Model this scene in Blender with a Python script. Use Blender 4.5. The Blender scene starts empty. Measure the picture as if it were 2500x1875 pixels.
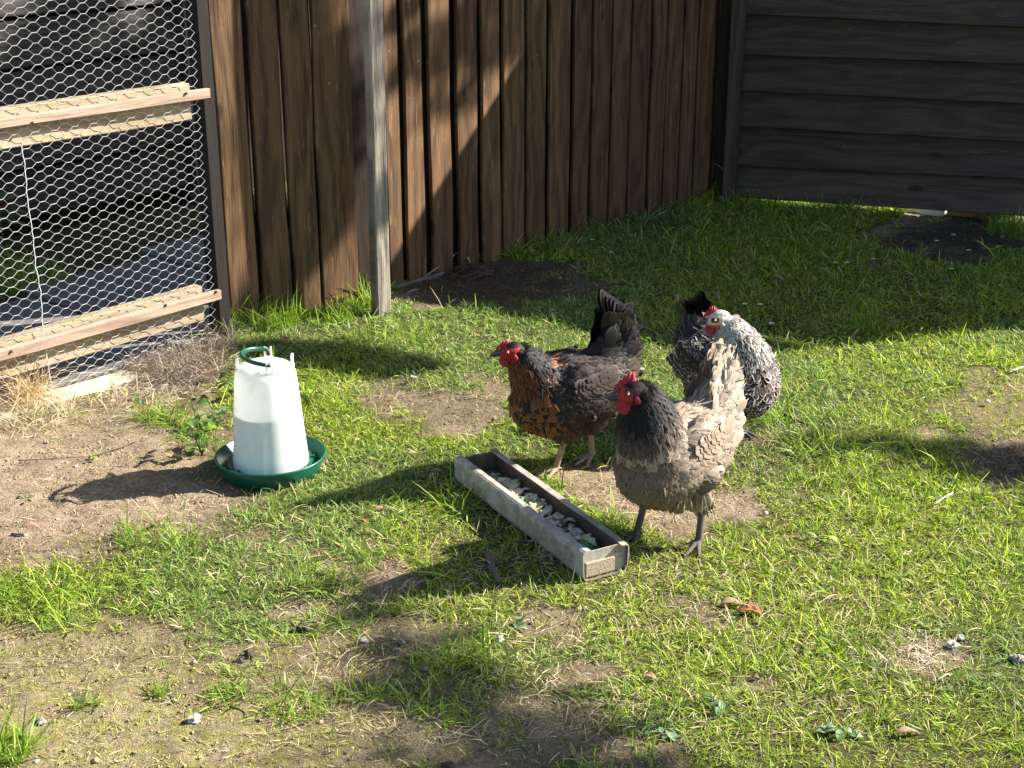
import bpy, math, random, os
import numpy as np
from mathutils import Vector, Matrix, noise as mnoise
QUICK = os.environ.get('HENQUICK') == '1'
rnd = random.Random(7)
NR = np.random.RandomState(11)
SC = bpy.context.scene
COL = SC.collection
rad = math.radians

# ------------------------------------------------------------------ camera
CH = 1.5
PITCH = rad(20.2)
cam = bpy.data.cameras.new("camera")
cam.sensor_width = 36.0
cam.lens = 36.0 * 3467.0 / 2500.0
cam.clip_start = 0.05
cam.clip_end = 500
cam_o = bpy.data.objects.new("camera", cam)
COL.objects.link(cam_o)
cam_o.location = (0, 0, CH)
cam_o.rotation_euler = (math.pi / 2 - PITCH, 0, 0)
SC.camera = cam_o

# ------------------------------------------------------------------ light
SUN_EL = rad(34.0)
SUN_AZ = rad(16.0)      # from +x towards +y
w = bpy.data.worlds.new("World")
SC.world = w
w.use_nodes = True
nt = w.node_tree
sky = nt.nodes.new('ShaderNodeTexSky')
sky.sky_type = 'NISHITA'
sky.sun_disc = False
sky.sun_elevation = SUN_EL
sky.sun_rotation = rad(90) - SUN_AZ
nt.links.new(sky.outputs[0], nt.nodes['Background'].inputs[0])
nt.nodes['Background'].inputs[1].default_value = 0.058
sl = bpy.data.lights.new("sun", 'SUN')
sl.energy = 5.0
sl.angle = rad(0.5)
sl.color = (1.0, 0.93, 0.82)
sun = bpy.data.objects.new("sun", sl)
COL.objects.link(sun)
SDIR = Vector((math.cos(SUN_EL) * math.cos(SUN_AZ), math.cos(SUN_EL) * math.sin(SUN_AZ), math.sin(SUN_EL)))
sun.rotation_euler = SDIR.to_track_quat('Z', 'Y').to_euler()
SC.view_settings.view_transform = 'Standard'
SC.view_settings.look = 'None'
SC.view_settings.exposure = 1.9
SC.view_settings.gamma = 1.0
SC.view_settings.use_curve_mapping = False
SC.cycles.max_bounces = 6
SC.cycles.transparent_max_bounces = 12
SC.cycles.sample_clamp_indirect = 4

# ------------------------------------------------------------------ survey helpers (photo pixel -> place in the yard)
FP = 3467.0
_R = np.array([1, 0, 0.]); _D = np.array([0, math.cos(PITCH), -math.sin(PITCH)]); _U = np.array([0, math.sin(PITCH), math.cos(PITCH)])
def ray(x, y): return _D + _R * (x - 1250) / FP - _U * (y - 937.5) / FP
def gnd(x, y, z=0.0):
    d = ray(x, y); t = (z - CH) / d[2]; return np.array([0, 0, CH]) + t * d
def onplane(x, y, p, n):
    d = ray(x, y); c = np.array([0, 0, CH]); t = np.dot(np.array(p) - c, n) / np.dot(d, n); return c + t * d
def proj(X, Y, Z):
    vx = X; vy = Y; vz = Z - CH
    dz = vy * _D[1] + vz * _D[2]
    return 1250 + FP * vx / dz, 937.5 - FP * (vy * _U[1] + vz * _U[2]) / dz

# ------------------------------------------------------------------ numpy noise
_perm = NR.rand(256, 256)
def vnoise(x, y):
    xi = np.floor(x).astype(int); yi = np.floor(y).astype(int)
    fx = x - xi; fy = y - yi
    fx = fx * fx * (3 - 2 * fx); fy = fy * fy * (3 - 2 * fy)
    a = _perm[xi & 255, yi & 255]; b = _perm[(xi + 1) & 255, yi & 255]
    c = _perm[xi & 255, (yi + 1) & 255]; d = _perm[(xi + 1) & 255, (yi + 1) & 255]
    return (a * (1 - fx) + b * fx) * (1 - fy) + (c * (1 - fx) + d * fx) * fy
def fbm(x, y, o=4):
    x = np.asarray(x, float); y = np.asarray(y, float)
    s = 0; a = .5; t = 0
    for i in range(o):
        s = s + a * vnoise(x + 17.3 * i, y + 9.1 * i); t += a; a *= .5; x = x * 2.03; y = y * 2.03
    return s / t
def sstep(a, b, x):
    t = np.clip((x - a) / (b - a), 0, 1); return t * t * (3 - 2 * t)

def gz(x, y):
    """height of the lawn"""
    x = np.asarray(x, float); y = np.asarray(y, float)
    return (fbm(x * 1.3 + 40, y * 1.3 + 40, 3) - .5) * .035

# ------------------------------------------------------------------ mesh helpers
class MB:
    def __init__(s): s.v = []; s.f = []; s.m = []; s.a = []
    def add(s, vs, fs, mi=0, at=None):
        o = len(s.v); s.v += [tuple(p) for p in vs]
        s.a += (at if at is not None else [(0, 0, 0)] * len(vs))
        for f in fs: s.f.append(tuple(i + o for i in f)); s.m.append(mi)
    def box(s, c, sx, sy, sz, M=None, mi=0, ch=0.0):
        """chamfered box: 24 verts"""
        x, y, z = sx / 2, sy / 2, sz / 2
        if ch <= 0: ch = min(x, y, z) * .12
        ch = min(ch, .45 * min(x, y, z))
        vs = []; idx = {}
        for i, a in enumerate((-1, 1)):
            for j, b in enumerate((-1, 1)):
                for k, d in enumerate((-1, 1)):
                    idx[(i, j, k, 0)] = len(vs); vs.append(Vector((a * x, b * (y - ch), d * (z - ch))))
                    idx[(i, j, k, 1)] = len(vs); vs.append(Vector((a * (x - ch), b * y, d * (z - ch))))
                    idx[(i, j, k, 2)] = len(vs); vs.append(Vector((a * (x - ch), b * (y - ch), d * z)))
        g = lambda i, j, k, t: idx[(i, j, k, t)]
        fs = []
        for i in (0, 1): fs.append([g(i, 0, 0, 0), g(i, 1, 0, 0), g(i, 1, 1, 0), g(i, 0, 1, 0)][::(1 if i else -1)])
        for j in (0, 1): fs.append([g(0, j, 0, 1), g(0, j, 1, 1), g(1, j, 1, 1), g(1, j, 0, 1)][::(1 if j else -1)])
        for k in (0, 1): fs.append([g(0, 0, k, 2), g(1, 0, k, 2), g(1, 1, k, 2), g(0, 1, k, 2)][::(1 if k else -1)])
        for i in (0, 1):
            for j in (0, 1): fs.append([g(i, j, 0, 0), g(i, j, 1, 0), g(i, j, 1, 1), g(i, j, 0, 1)])
            for k in (0, 1): fs.append([g(i, 0, k, 0), g(i, 1, k, 0), g(i, 1, k, 2), g(i, 0, k, 2)])
        for j in (0, 1):
            for k in (0, 1): fs.append([g(0, j, k, 1), g(1, j, k, 1), g(1, j, k, 2), g(0, j, k, 2)])
        for i in (0, 1):
            for j in (0, 1):
                for k in (0, 1): fs.append([g(i, j, k, 0), g(i, j, k, 1), g(i, j, k, 2)])
        at = [(p.x, p.z, rnd.random()) for p in vs]
        c = Vector(c)
        if M is not None: vs = [c + M @ p for p in vs]
        else: vs = [c + p for p in vs]
        s.add(vs, fs, mi, at)
    def tube(s, pts, rr, n=6, mi=0, caps=True, sq=None, up=None):
        pts = [Vector(p) for p in pts]
        if not hasattr(rr, '__len__'): rr = [rr] * len(pts)
        vs = []; fs = []; k = len(pts)
        ref = Vector(up) if up else Vector((0.13, 0.2, 1)).normalized()
        u = None; ln = 0; at = []
        for i, p in enumerate(pts):
            t = (pts[min(i + 1, k - 1)] - pts[max(i - 1, 0)]).normalized()
            if u is None:
                u = ref.cross(t)
                if u.length < 1e-3: u = Vector((1, 0, 0)).cross(t)
                u.normalize()
            else: u = (u - t * u.dot(t)).normalized()
            v = t.cross(u)
            if i: ln += (p - pts[i - 1]).length
            for j in range(n):
                a = 2 * math.pi * j / n
                q = sq if sq else 1.0
                vs.append(p + (u * math.cos(a) + v * math.sin(a) * q) * rr[i]); at.append((math.cos(a) * rr[i], ln, 0.3))
        for i in range(k - 1):
            for j in range(n):
                fs.append((i * n + j, i * n + (j + 1) % n, (i + 1) * n + (j + 1) % n, (i + 1) * n + j))
        if caps: fs.append(tuple(range(n))[::-1]); fs.append(tuple((k - 1) * n + j for j in range(n)))
        s.add(vs, fs, mi, at)
    def lathe(s, prof, c=(0, 0, 0), n=40, mi=0, closed=False):
        vs = []; fs = []; c = Vector(c); k = len(prof)
        for r, z in prof:
            for j in range(n):
                a = 2 * math.pi * j / n; vs.append(c + Vector((r * math.cos(a), r * math.sin(a), z)))
        for i in range(k - 1 + (1 if closed else 0)):
            i2 = (i + 1) % k
            for j in range(n): fs.append((i * n + j, i * n + (j + 1) % n, i2 * n + (j + 1) % n, i2 * n + j))
        s.add(vs, fs, mi)
    def ball(s, c, rx, ry, rz, M=None, n=12, mi=0, rough=0.0, seed=0):
        vs = []; fs = []; c = Vector(c); m = max(6, n // 2 + 2)
        for i in range(m + 1):
            th = math.pi * i / m
            for j in range(n):
                ph = 2 * math.pi * j / n
                d = Vector((math.sin(th) * math.cos(ph), math.sin(th) * math.sin(ph), math.cos(th)))
                k = 1 + rough * (mnoise.noise(d * 1.7 + Vector((seed * 3.1, seed * 1.7, 0))) )
                p = Vector((d.x * rx * k, d.y * ry * k, d.z * rz * k))
                if M is not None: p = M @ p
                vs.append(c + p)
        for i in range(m):
            for j in range(n): fs.append((i * n + j, (i + 1) * n + j, (i + 1) * n + (j + 1) % n, i * n + (j + 1) % n))
        s.add(vs, fs, mi)
    def build(s, name, mats, parent=None, smooth=False, weld=False):
        me = bpy.data.meshes.new(name); me.from_pydata(s.v, [], s.f)
        at = me.attributes.new('bl', 'FLOAT_VECTOR', 'POINT')
        at.data.foreach_set('vector', np.array(s.a, dtype=np.float32).ravel())
        if not isinstance(mats, (list, tuple)): mats = [mats]
        for m in mats: me.materials.append(m)
        me.polygons.foreach_set('material_index', s.m)
        if smooth: me.polygons.foreach_set('use_smooth', [True] * len(s.f))
        me.validate(); me.update()
        o = bpy.data.objects.new(name, me); COL.objects.link(o)
        if parent is not None: o.parent = parent
        return o

def np_obj(name, V, Q=None, T=None, mat=None, parent=None, smooth=False, cols=None, uv=None, vecs=None):
    me = bpy.data.meshes.new(name)
    nq = 0 if Q is None else len(Q); ntr = 0 if T is None else len(T)
    me.vertices.add(len(V)); me.vertices.foreach_set('co', np.asarray(V, np.float32).ravel())
    loops = []
    if nq: loops.append(Q.ravel())
    if ntr: loops.append(T.ravel())
    loops = np.concatenate(loops).astype(np.int32)
    me.loops.add(len(loops)); me.loops.foreach_set('vertex_index', loops)
    me.polygons.add(nq + ntr)
    st = np.concatenate([np.arange(nq) * 4, nq * 4 + np.arange(ntr) * 3]).astype(np.int32)
    me.polygons.foreach_set('loop_start', st)
    me.update(calc_edges=True)
    if smooth: me.polygons.foreach_set('use_smooth', np.ones(nq + ntr, bool))
    for k, c in (cols or {}).items():
        a = me.color_attributes.new(k, 'FLOAT_COLOR', 'POINT')
        c4 = np.ones((len(V), 4), np.float32); c4[:, :c.shape[1]] = c
        a.data.foreach_set('color', c4.ravel())
    for k, c in (vecs or {}).items():
        a = me.attributes.new(k, 'FLOAT_VECTOR', 'POINT'); a.data.foreach_set('vector', np.asarray(c, np.float32).ravel())
    if mat: me.materials.append(mat)
    me.validate()
    o = bpy.data.objects.new(name, me); COL.objects.link(o)
    if parent is not None: o.parent = parent
    return o

def tag(o, label=None, cat=None, group=None, kind=None):
    if label: o['label'] = label
    if cat: o['category'] = cat
    if group: o['group'] = group
    if kind: o['kind'] = kind
    return o
def empty(name, loc, rz=0.0):
    o = bpy.data.objects.new(name, None); COL.objects.link(o)
    o.location = loc; o.rotation_euler = (0, 0, rz); o.empty_display_size = .05
    return o

# ------------------------------------------------------------------ materials
def newmat(name):
    m = bpy.data.materials.new(name); m.use_nodes = True
    return m, m.node_tree, m.node_tree.nodes['Principled BSDF']
def N(nt, typ, **kw):
    n = nt.nodes.new(typ)
    for k, v in kw.items():
        if k.startswith('i_'): n.inputs[k[2:].replace('_', ' ')].default_value = v
        else: setattr(n, k, v)
    return n
def ramp(nt, pts, inp, interp='LINEAR'):
    r = nt.nodes.new('ShaderNodeValToRGB'); r.color_ramp.interpolation = interp
    e = r.color_ramp.elements
    while len(e) < len(pts): e.new(.5)
    for i, (p, c) in enumerate(pts): e[i].position = p; e[i].color = (c[0], c[1], c[2], 1)
    nt.links.new(inp, r.inputs[0]); return r
def mix(nt, fac, a, b, typ='MIX'):
    m = nt.nodes.new('ShaderNodeMix'); m.data_type = 'RGBA'; m.blend_type = typ; m.clamp_result = False
    for inp, val in ((m.inputs[0], fac), (m.inputs[6], a), (m.inputs[7], b)):
        if hasattr(val, 'links') or hasattr(val, 'is_linked'): nt.links.new(val, inp)
        elif isinstance(val, (int, float)): inp.default_value = val
        else: inp.default_value = (val[0], val[1], val[2], 1)
    return m.outputs[2]
def math_n(nt, op, a, b=0.0, c=None):
    m = nt.nodes.new('ShaderNodeMath'); m.operation = op
    for i, v in enumerate((a, b) if c is None else (a, b, c)):
        if isinstance(v, (int, float)): m.inputs[i].default_value = v
        else: nt.links.new(v, m.inputs[i])
    return m.outputs[0]
def bump(nt, bs, h, st=.3, dist=.01):
    b = nt.nodes.new('ShaderNodeBump'); b.inputs['Strength'].default_value = st; b.inputs['Distance'].default_value = dist
    nt.links.new(h, b.inputs['Height']); nt.links.new(b.outputs[0], bs.inputs['Normal']); return b
def noise_n(nt, vec, scale, detail=4, rough=.55, dist=0.0):
    n = nt.nodes.new('ShaderNodeTexNoise'); n.inputs['Scale'].default_value = scale
    n.inputs['Detail'].default_value = detail; n.inputs['Roughness'].default_value = rough; n.inputs['Distortion'].default_value = dist
    if vec is not None: nt.links.new(vec, n.inputs['Vector'])
    return n.outputs['Fac']
def mapping(nt, vec, sc, loc=(0, 0, 0)):
    m = nt.nodes.new('ShaderNodeMapping'); m.inputs['Scale'].default_value = sc; m.inputs['Location'].default_value = loc
    nt.links.new(vec, m.inputs['Vector']); return m.outputs[0]

def simple(name, col, rough=.6, var=.0, vscale=60, metal=0.0, b=0.0, bscale=200, spec=.5):
    m, nt, bs = newmat(name)
    bs.inputs['Roughness'].default_value = rough; bs.inputs['Metallic'].default_value = metal
    bs.inputs['Specular IOR Level'].default_value = spec
    tc = N(nt, 'ShaderNodeTexCoord').outputs['Object']
    if var > 0:
        n = noise_n(nt, tc, vscale, 5, .6)
        r = ramp(nt, [(.3, [c * (1 - var) for c in col]), (.7, [c * (1 + var) for c in col])], n)
        nt.links.new(r.outputs[0], bs.inputs['Base Color'])
    else: bs.inputs['Base Color'].default_value = (*col, 1)
    if b > 0: bump(nt, bs, noise_n(nt, tc, bscale, 4, .6), b, .003)
    return m

def wood(name, dark, light, wear=None, wear_amt=.0, grain=1.0, rough=.75, knots=True, spots=None, bumps=.5):
    """stained or weathered board; attribute bl = (across, along, random) in metres"""
    m, nt, bs = newmat(name)
    at = N(nt, 'ShaderNodeAttribute', attribute_name='bl').outputs['Vector']
    sep = N(nt, 'ShaderNodeSeparateXYZ'); nt.links.new(at, sep.inputs[0])
    cmb = N(nt, 'ShaderNodeCombineXYZ')
    nt.links.new(sep.outputs[0], cmb.inputs[0]); nt.links.new(sep.outputs[1], cmb.inputs[1])
    nt.links.new(math_n(nt, 'MULTIPLY', sep.outputs[2], 37.0), cmb.inputs[2])
    v = cmb.outputs[0]
    # cathedral rings : distort the across coordinate with a long soft noise
    lo = noise_n(nt, mapping(nt, v, (9, 1.6, 1)), 1.0, 2, .5)
    ac = math_n(nt, 'ADD', math_n(nt, 'MULTIPLY', sep.outputs[0], 95 * grain), math_n(nt, 'MULTIPLY', lo, 26.0))
    rings = math_n(nt, 'SINE', ac)
    fine = noise_n(nt, mapping(nt, v, (260 * grain, 7, 1)), 1.0, 4, .65)
    big = noise_n(nt, mapping(nt, v, (14, 3.0, 1)), 1.0, 3, .6)
    g = math_n(nt, 'ADD', math_n(nt, 'MULTIPLY', rings, .13), math_n(nt, 'ADD', math_n(nt, 'MULTIPLY', fine, .95), math_n(nt, 'MULTIPLY', big, .30)))
    r = ramp(nt, [(.25, dark), (.55, [(a + b) / 2 for a, b in zip(dark, light)]), (.85, light)], g)
    col = r.outputs[0]
    # per board tone
    tone = math_n(nt, 'ADD', math_n(nt, 'MULTIPLY', sep.outputs[2], .45), .78)
    tc = N(nt, 'ShaderNodeCombineXYZ')
    for i in range(3): nt.links.new(tone, tc.inputs[i])
    col = mix(nt, 1.0, col, tc.outputs[0], 'MULTIPLY')
    h = math_n(nt, 'ADD', math_n(nt, 'MULTIPLY', fine, .7), math_n(nt, 'MULTIPLY', rings, .08))
    if knots:
        vo = N(nt, 'ShaderNodeTexVoronoi'); vo.inputs['Scale'].default_value = 1.0
        nt.links.new(mapping(nt, v, (8, 3.2, 1)), vo.inputs['Vector'])
        k = ramp(nt, [(.0, (1, 1, 1)), (.09, (.85, .85, .85)), (.13, (0, 0, 0))], vo.outputs['Distance']).outputs[0]
        rd = math_n(nt, 'GREATER_THAN', N(nt, 'ShaderNodeSeparateColor').outputs[0], .5)
        sc = N(nt, 'ShaderNodeSeparateColor'); nt.links.new(vo.outputs['Color'], sc.inputs[0])
        rd = math_n(nt, 'GREATER_THAN', sc.outputs[0], .45)
        kf = math_n(nt, 'MULTIPLY', k, rd)
        col = mix(nt, math_n(nt, 'MULTIPLY', kf, .75), col, [c * .35 for c in dark])
        h = math_n(nt, 'SUBTRACT', h, math_n(nt, 'MULTIPLY', kf, .5))
    if wear is not None:
        wn = noise_n(nt, mapping(nt, v, (48, 6, 1)), 1.0, 7, .75)
        wf = ramp(nt, [(1 - wear_amt - .08, (0, 0, 0)), (1 - wear_amt + .06, (1, 1, 1))], wn).outputs[0]
        col = mix(nt, math_n(nt, 'MULTIPLY', wf, .8), col, wear)
    if spots is not None:
        sp = N(nt, 'ShaderNodeTexVoronoi'); sp.inputs['Scale'].default_value = 1.0
        nt.links.new(mapping(nt, v, (28, 16, 1)), sp.inputs['Vector'])
        s1 = ramp(nt, [(.0, (1, 1, 1)), (.05, (.9, .9, .9)), (.085, (0, 0, 0))], sp.outputs['Distance']).outputs[0]
        s2 = N(nt, 'ShaderNodeSeparateColor'); nt.links.new(sp.outputs['Color'], s2.inputs[0])
        f = math_n(nt, 'MULTIPLY', s1, math_n(nt, 'GREATER_THAN', s2.outputs[1], .86))
        col = mix(nt, f, col, spots)
    nt.links.new(col, bs.inputs['Base Color'])
    bs.inputs['Roughness'].default_value = rough
    bs.inputs['Specular IOR Level'].default_value = .3
    bump(nt, bs, h, bumps, .0035)
    return m

def attr_mat(name, attr='col', rough=.7, transl=0.0, spec=.3, vary=0.0, vs=300):
    m, nt, bs = newmat(name)
    a = N(nt, 'ShaderNodeAttribute', attribute_name=attr).outputs['Color']
    if vary > 0:
        tc = N(nt, 'ShaderNodeTexCoord').outputs['Object']
        n = noise_n(nt, tc, vs, 3, .6)
        r = ramp(nt, [(.3, (1 - vary,) * 3), (.7, (1 + vary,) * 3)], n).outputs[0]
        a = mix(nt, 1.0, a, r, 'MULTIPLY')
    nt.links.new(a, bs.inputs['Base Color'])
    bs.inputs['Roughness'].default_value = rough; bs.inputs['Specular IOR Level'].default_value = spec
    if transl > 0:
        tr = nt.nodes.new('ShaderNodeBsdfTranslucent'); nt.links.new(mix(nt, 1.0, a, (1.25, 1.3, .7), 'MULTIPLY'), tr.inputs[0])
        ms = nt.nodes.new('ShaderNodeMixShader'); ms.inputs[0].default_value = transl
        nt.links.new(bs.outputs[0], ms.inputs[1]); nt.links.new(tr.outputs[0], ms.inputs[2])
        nt.links.new(ms.outputs[0], nt.nodes['Material Output'].inputs[0])
    return m

M = {}
M['stain'] = wood('brown_stained_wood', (.020, .011, .007), (.155, .085, .038), wear=(.33, .20, .10), wear_amt=.34, spots=(.42, .34, .25))
M['stain_dark'] = wood('dark_stained_wood', (.028, .019, .015), (.098, .070, .056), wear=(.15, .12, .105), wear_amt=.33, spots=(.22, .21, .21), bumps=1.0)
M['stain_edge'] = wood('dark_gap_wood', (.010, .007, .005), (.035, .02, .012), knots=False)
M['grey_post'] = wood('weathered_grey_wood', (.045, .038, .032), (.42, .365, .30), grain=1.0, rough=.9, knots=True, bumps=1.6, wear=(.07, .058, .05), wear_amt=.30)
M['pale'] = wood('weathered_pale_timber', (.13, .085, .062), (.36, .262, .20), wear=(.20, .14, .10), wear_amt=.40, grain=1.0, bumps=.9)
M['green_rail'] = wood('algae_stained_timber', (.17, .125, .075), (.40, .31, .215), wear=(.24, .22, .09), wear_amt=.42, grain=.6)
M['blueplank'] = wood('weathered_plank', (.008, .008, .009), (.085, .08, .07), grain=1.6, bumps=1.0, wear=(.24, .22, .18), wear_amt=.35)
M['orange_wood'] = wood('fresh_timber', (.32, .16, .05), (.45, .26, .09), knots=False)
M['shade_black'] = wood('shade_black_wood', (.004, .003, .003), (.014, .010, .008), knots=False)  # near-black colour painted in for shade in gaps, also on the light-blocking panel
M['bark'] = simple('bark', (.09, .07, .05), .9, .4, 30, b=1.0, bscale=60)
M['wire'] = simple('galvanised_wire', (.62, .62, .64), .5, .1, 300, metal=.1)
M['concrete'] = simple('concrete', (.12, .115, .11), .9, .25, 18, b=.5, bscale=120)
M['pale_concrete'] = simple('sunlit_concrete', (.88, .86, .8), .9, .05, 18, b=.4, bscale=150)
M['kerb'] = simple('old_concrete_edging', (.42, .38, .29), .95, .35, 40, b=1.0, bscale=90)
M['iron'] = simple('dull_iron', (.08, .06, .05), .6, .2, 80, metal=.6)

# ------------------------------------------------------------------ ground cover map (where the lawn is worn)
ELL = [  # cx, cy, rx, ry, amount  (photo pixels of the bare patches)
    (120, 1190, 420, 150, 1.0), (330, 1110, 200, 75, .85), (60, 1320, 200, 70, .75), (100, 1030, 300, 60, .8),
    (450, 960, 130, 70, .85), (620, 1060, 120, 60, .5),
    (200, 1770, 600, 170, .84), (700, 1800, 320, 160, .55), (120, 1570, 330, 55, .75), (560, 1580, 240, 60, .5),
    (1120, 1800, 330, 110, .80), (880, 1640, 230, 90, .55), (800, 1510, 130, 60, .8), (900, 1400, 120, 45, .85),
    (1000, 1560, 150, 60, .55), (1340, 1520, 100, 32, .6), (1380, 1640, 90, 40, .5), (1500, 1840, 170, 50, .55),
    (1180, 690, 250, 52, .97), (1000, 735, 110, 28, .8), (1080, 1000, 180, 58, .88), (960, 1000, 110, 40, .7),
    (1600, 1215, 175, 75, .95), (1500, 1190, 110, 45, .8), (1760, 1240, 90, 45, .7),
    (2430, 1120, 150, 75, .97), (2300, 1080, 110, 40, .5), (2440, 990, 130, 50, .55),
    (2330, 595, 150, 52, .97), (2215, 545, 110, 24, .97), (2230, 1600, 110, 50, .5), (1750, 1490, 90, 28, .45), (1900, 1080, 120, 30, .4),
    (2430, 940, 90, 30, .4), (1850, 1650, 80, 30, .4), (900, 930, 160, 30, .35), (640, 1330, 130, 40, .3)]
MOSS = [(300, 1760, 700, 170, 1.0), (700, 1600, 350, 120, .7), (1150, 1800, 300, 90, .5), (2430, 1000, 150, 60, 1.0), (160, 1520, 250, 80, .8), (520, 940, 90, 70, .8), (1300, 1560, 300, 60, .5)]
LITT = [(1180, 690, 260, 60, 1.0), (2330, 590, 160, 50, 1.0), (2430, 1130, 140, 60, .8), (460, 930, 110, 60, .9), (1080, 1000, 160, 50, .5)]
def field(px, py, L, soft=.35):
    r = np.zeros_like(px)
    for cx, cy, rx, ry, a in L:
        d = np.sqrt(((px - cx) / rx) ** 2 + ((py - cy) / ry) ** 2)
        r = np.maximum(r, a * (1 - sstep(1 - soft, 1 + soft, d)))
    return r
def cover(x, y):
    px, py = proj(x, y, np.zeros_like(x))
    wob = (fbm(x * 7, y * 7, 4) - .5)
    px = px + wob * 260; py = py + (fbm(x * 7 + 50, y * 7 + 3, 4) - .5) * 130
    return field(px, py, ELL), field(px, py, MOSS, .6), field(px, py, LITT, .5)

# ------------------------------------------------------------------ ground
def build_ground():
    m, nt, bs = newmat('soil_and_thatch')
    tc = N(nt, 'ShaderNodeTexCoord').outputs['Object']
    at = N(nt, 'ShaderNodeAttribute', attribute_name='cov').outputs['Color']
    sp = N(nt, 'ShaderNodeSeparateColor'); nt.links.new(at, sp.inputs[0])
    n1 = noise_n(nt, tc, 14, 6, .65); n2 = noise_n(nt, tc, 95, 5, .7); n3 = noise_n(nt, tc, 380, 3, .7)
    soil = ramp(nt, [(.34, (.09, .064, .043)), (.48, (.28, .21, .14)), (.62, (.52, .42, .295))], math_n(nt, 'ADD', math_n(nt, 'MULTIPLY', n1, .30), math_n(nt, 'ADD', math_n(nt, 'MULTIPLY', n2, .38), math_n(nt, 'MULTIPLY', n3, .32)))).outputs[0]
    mo = ramp(nt, [(.36, (.085, .08, .022)), (.50, (.29, .265, .08)), (.64, (.52, .46, .19))], math_n(nt, 'ADD', math_n(nt, 'MULTIPLY', n3, .5), math_n(nt, 'MULTIPLY', n2, .5))).outputs[0]
    mf = math_n(nt, 'MULTIPLY', sp.outputs[1], ramp(nt, [(.38, (0, 0, 0)), (.6, (1, 1, 1))], noise_n(nt, tc, 22, 5, .7)).outputs[0])
    c = mix(nt, mf, soil, mo)
    li = ramp(nt, [(.3, (.025, .018, .012)), (.6, (.085, .062, .042)), (.8, (.16, .12, .085))], n2).outputs[0]
    c = mix(nt, math_n(nt, 'MULTIPLY', sp.outputs[2], .85), c, li)
    th = ramp(nt, [(.3, (.03, .03, .012)), (.7, (.15, .125, .06))], n2).outputs[0]
    c = mix(nt, sp.outputs[0], th, c)
    nt.links.new(c, bs.inputs['Base Color']); bs.inputs['Roughness'].default_value = .95
    bs.inputs['Specular IOR Level'].default_value = .15
    bump(nt, bs, math_n(nt, 'ADD', math_n(nt, 'MULTIPLY', n2, .8), math_n(nt, 'MULTIPLY', n3, .5)), .95, .016)
    # fine patch inside view, coarse outside: one sheet with uneven grid
    def axis(a, b, lo, hi, step):
        inner = np.arange(a, b + 1e-6, step)
        left = a - np.geomspace(step, a - lo, 26)[::-1]; right = b + np.geomspace(step, hi - b, 26)
        return np.concatenate([left, inner, right])
    st = .05 if QUICK else .0125
    X = axis(-1.9, 2.9, -150, 150, st); Y = axis(2.0, 7.2, -150, 200, st)
    gx, gy = np.meshgrid(X, Y)
    cv, mo_, li_ = cover(gx.ravel(), gy.ravel())
    far = (np.abs(gx.ravel()) > 6) | (np.abs(gy.ravel()) > 12)
    cv[far] = 0
    bare = np.clip(cv, 0, 1)
    z = gz(gx.ravel(), gy.ravel()) + (fbm(gx.ravel() * 45, gy.ravel() * 45, 3) - .5) * .014 * (.35 + bare * .65) + (fbm(gx.ravel() * 13 + 5, gy.ravel() * 13, 3) - .5) * .022 * bare
    z[far] = 0
    V = np.stack([gx.ravel(), gy.ravel(), z], 1)
    nx = len(X); ny = len(Y)
    i = np.arange(ny - 1)[:, None] * nx + np.arange(nx - 1)[None, :]; i = i.ravel()
    Q = np.stack([i, i + 1, i + nx + 1, i + nx], 1)
    o = np_obj('ground', V, Q, mat=m, smooth=True, cols={'cov': np.stack([bare, mo_, li_], 1)})
    tag(o, kind='structure'); return o
build_ground()

# ------------------------------------------------------------------ boards with wobbly edges, along an arbitrary frame
def board(mb, o, ax, ay, az, W, L, T, mi=0, wob=.0015, r=None, n=10, ch=.003):
    """o: centre of the bottom/left end; ax across, ay along (length L), az thickness"""
    r = rnd.random() if r is None else r
    o = Vector(o); ax = Vector(ax).normalized(); ay = Vector(ay).normalized(); az = Vector(az).normalized()
    prof = [(-W/2+ch, -T/2), (W/2-ch, -T/2), (W/2, -T/2+ch), (W/2, T/2-ch), (W/2-ch, T/2), (-W/2+ch, T/2), (-W/2, T/2-ch), (-W/2, -T/2+ch)]
    vs = []; at = []; fs = []; sd = rnd.random() * 100
    for i in range(n + 1):
        t = L * i / n
        e1 = mnoise.noise(Vector((t * 2.2, sd, 0))) * wob * 2; e2 = mnoise.noise(Vector((t * 2.2, sd + 9, 0))) * wob * 2
        bow = mnoise.noise(Vector((t * .9, sd + 20, 0))) * wob * 2
        for (a, b) in prof:
            aa = a + (e1 if a > 0 else e2)
            vs.append(o + ax * aa + ay * t + az * (b + bow)); at.append((aa, t + sd, r))
    for i in range(n):
        for j in range(8): fs.append((i * 8 + j, i * 8 + (j + 1) % 8, (i + 1) * 8 + (j + 1) % 8, (i + 1) * 8 + j))
    fs.append(tuple(range(8))[::-1]); fs.append(tuple(n * 8 + j for j in range(8)))
    mb.add(vs, fs, mi, at)

Z = Vector((0, 0, 1))
def V2(a): return Vector((a[0], a[1], 0))

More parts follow.
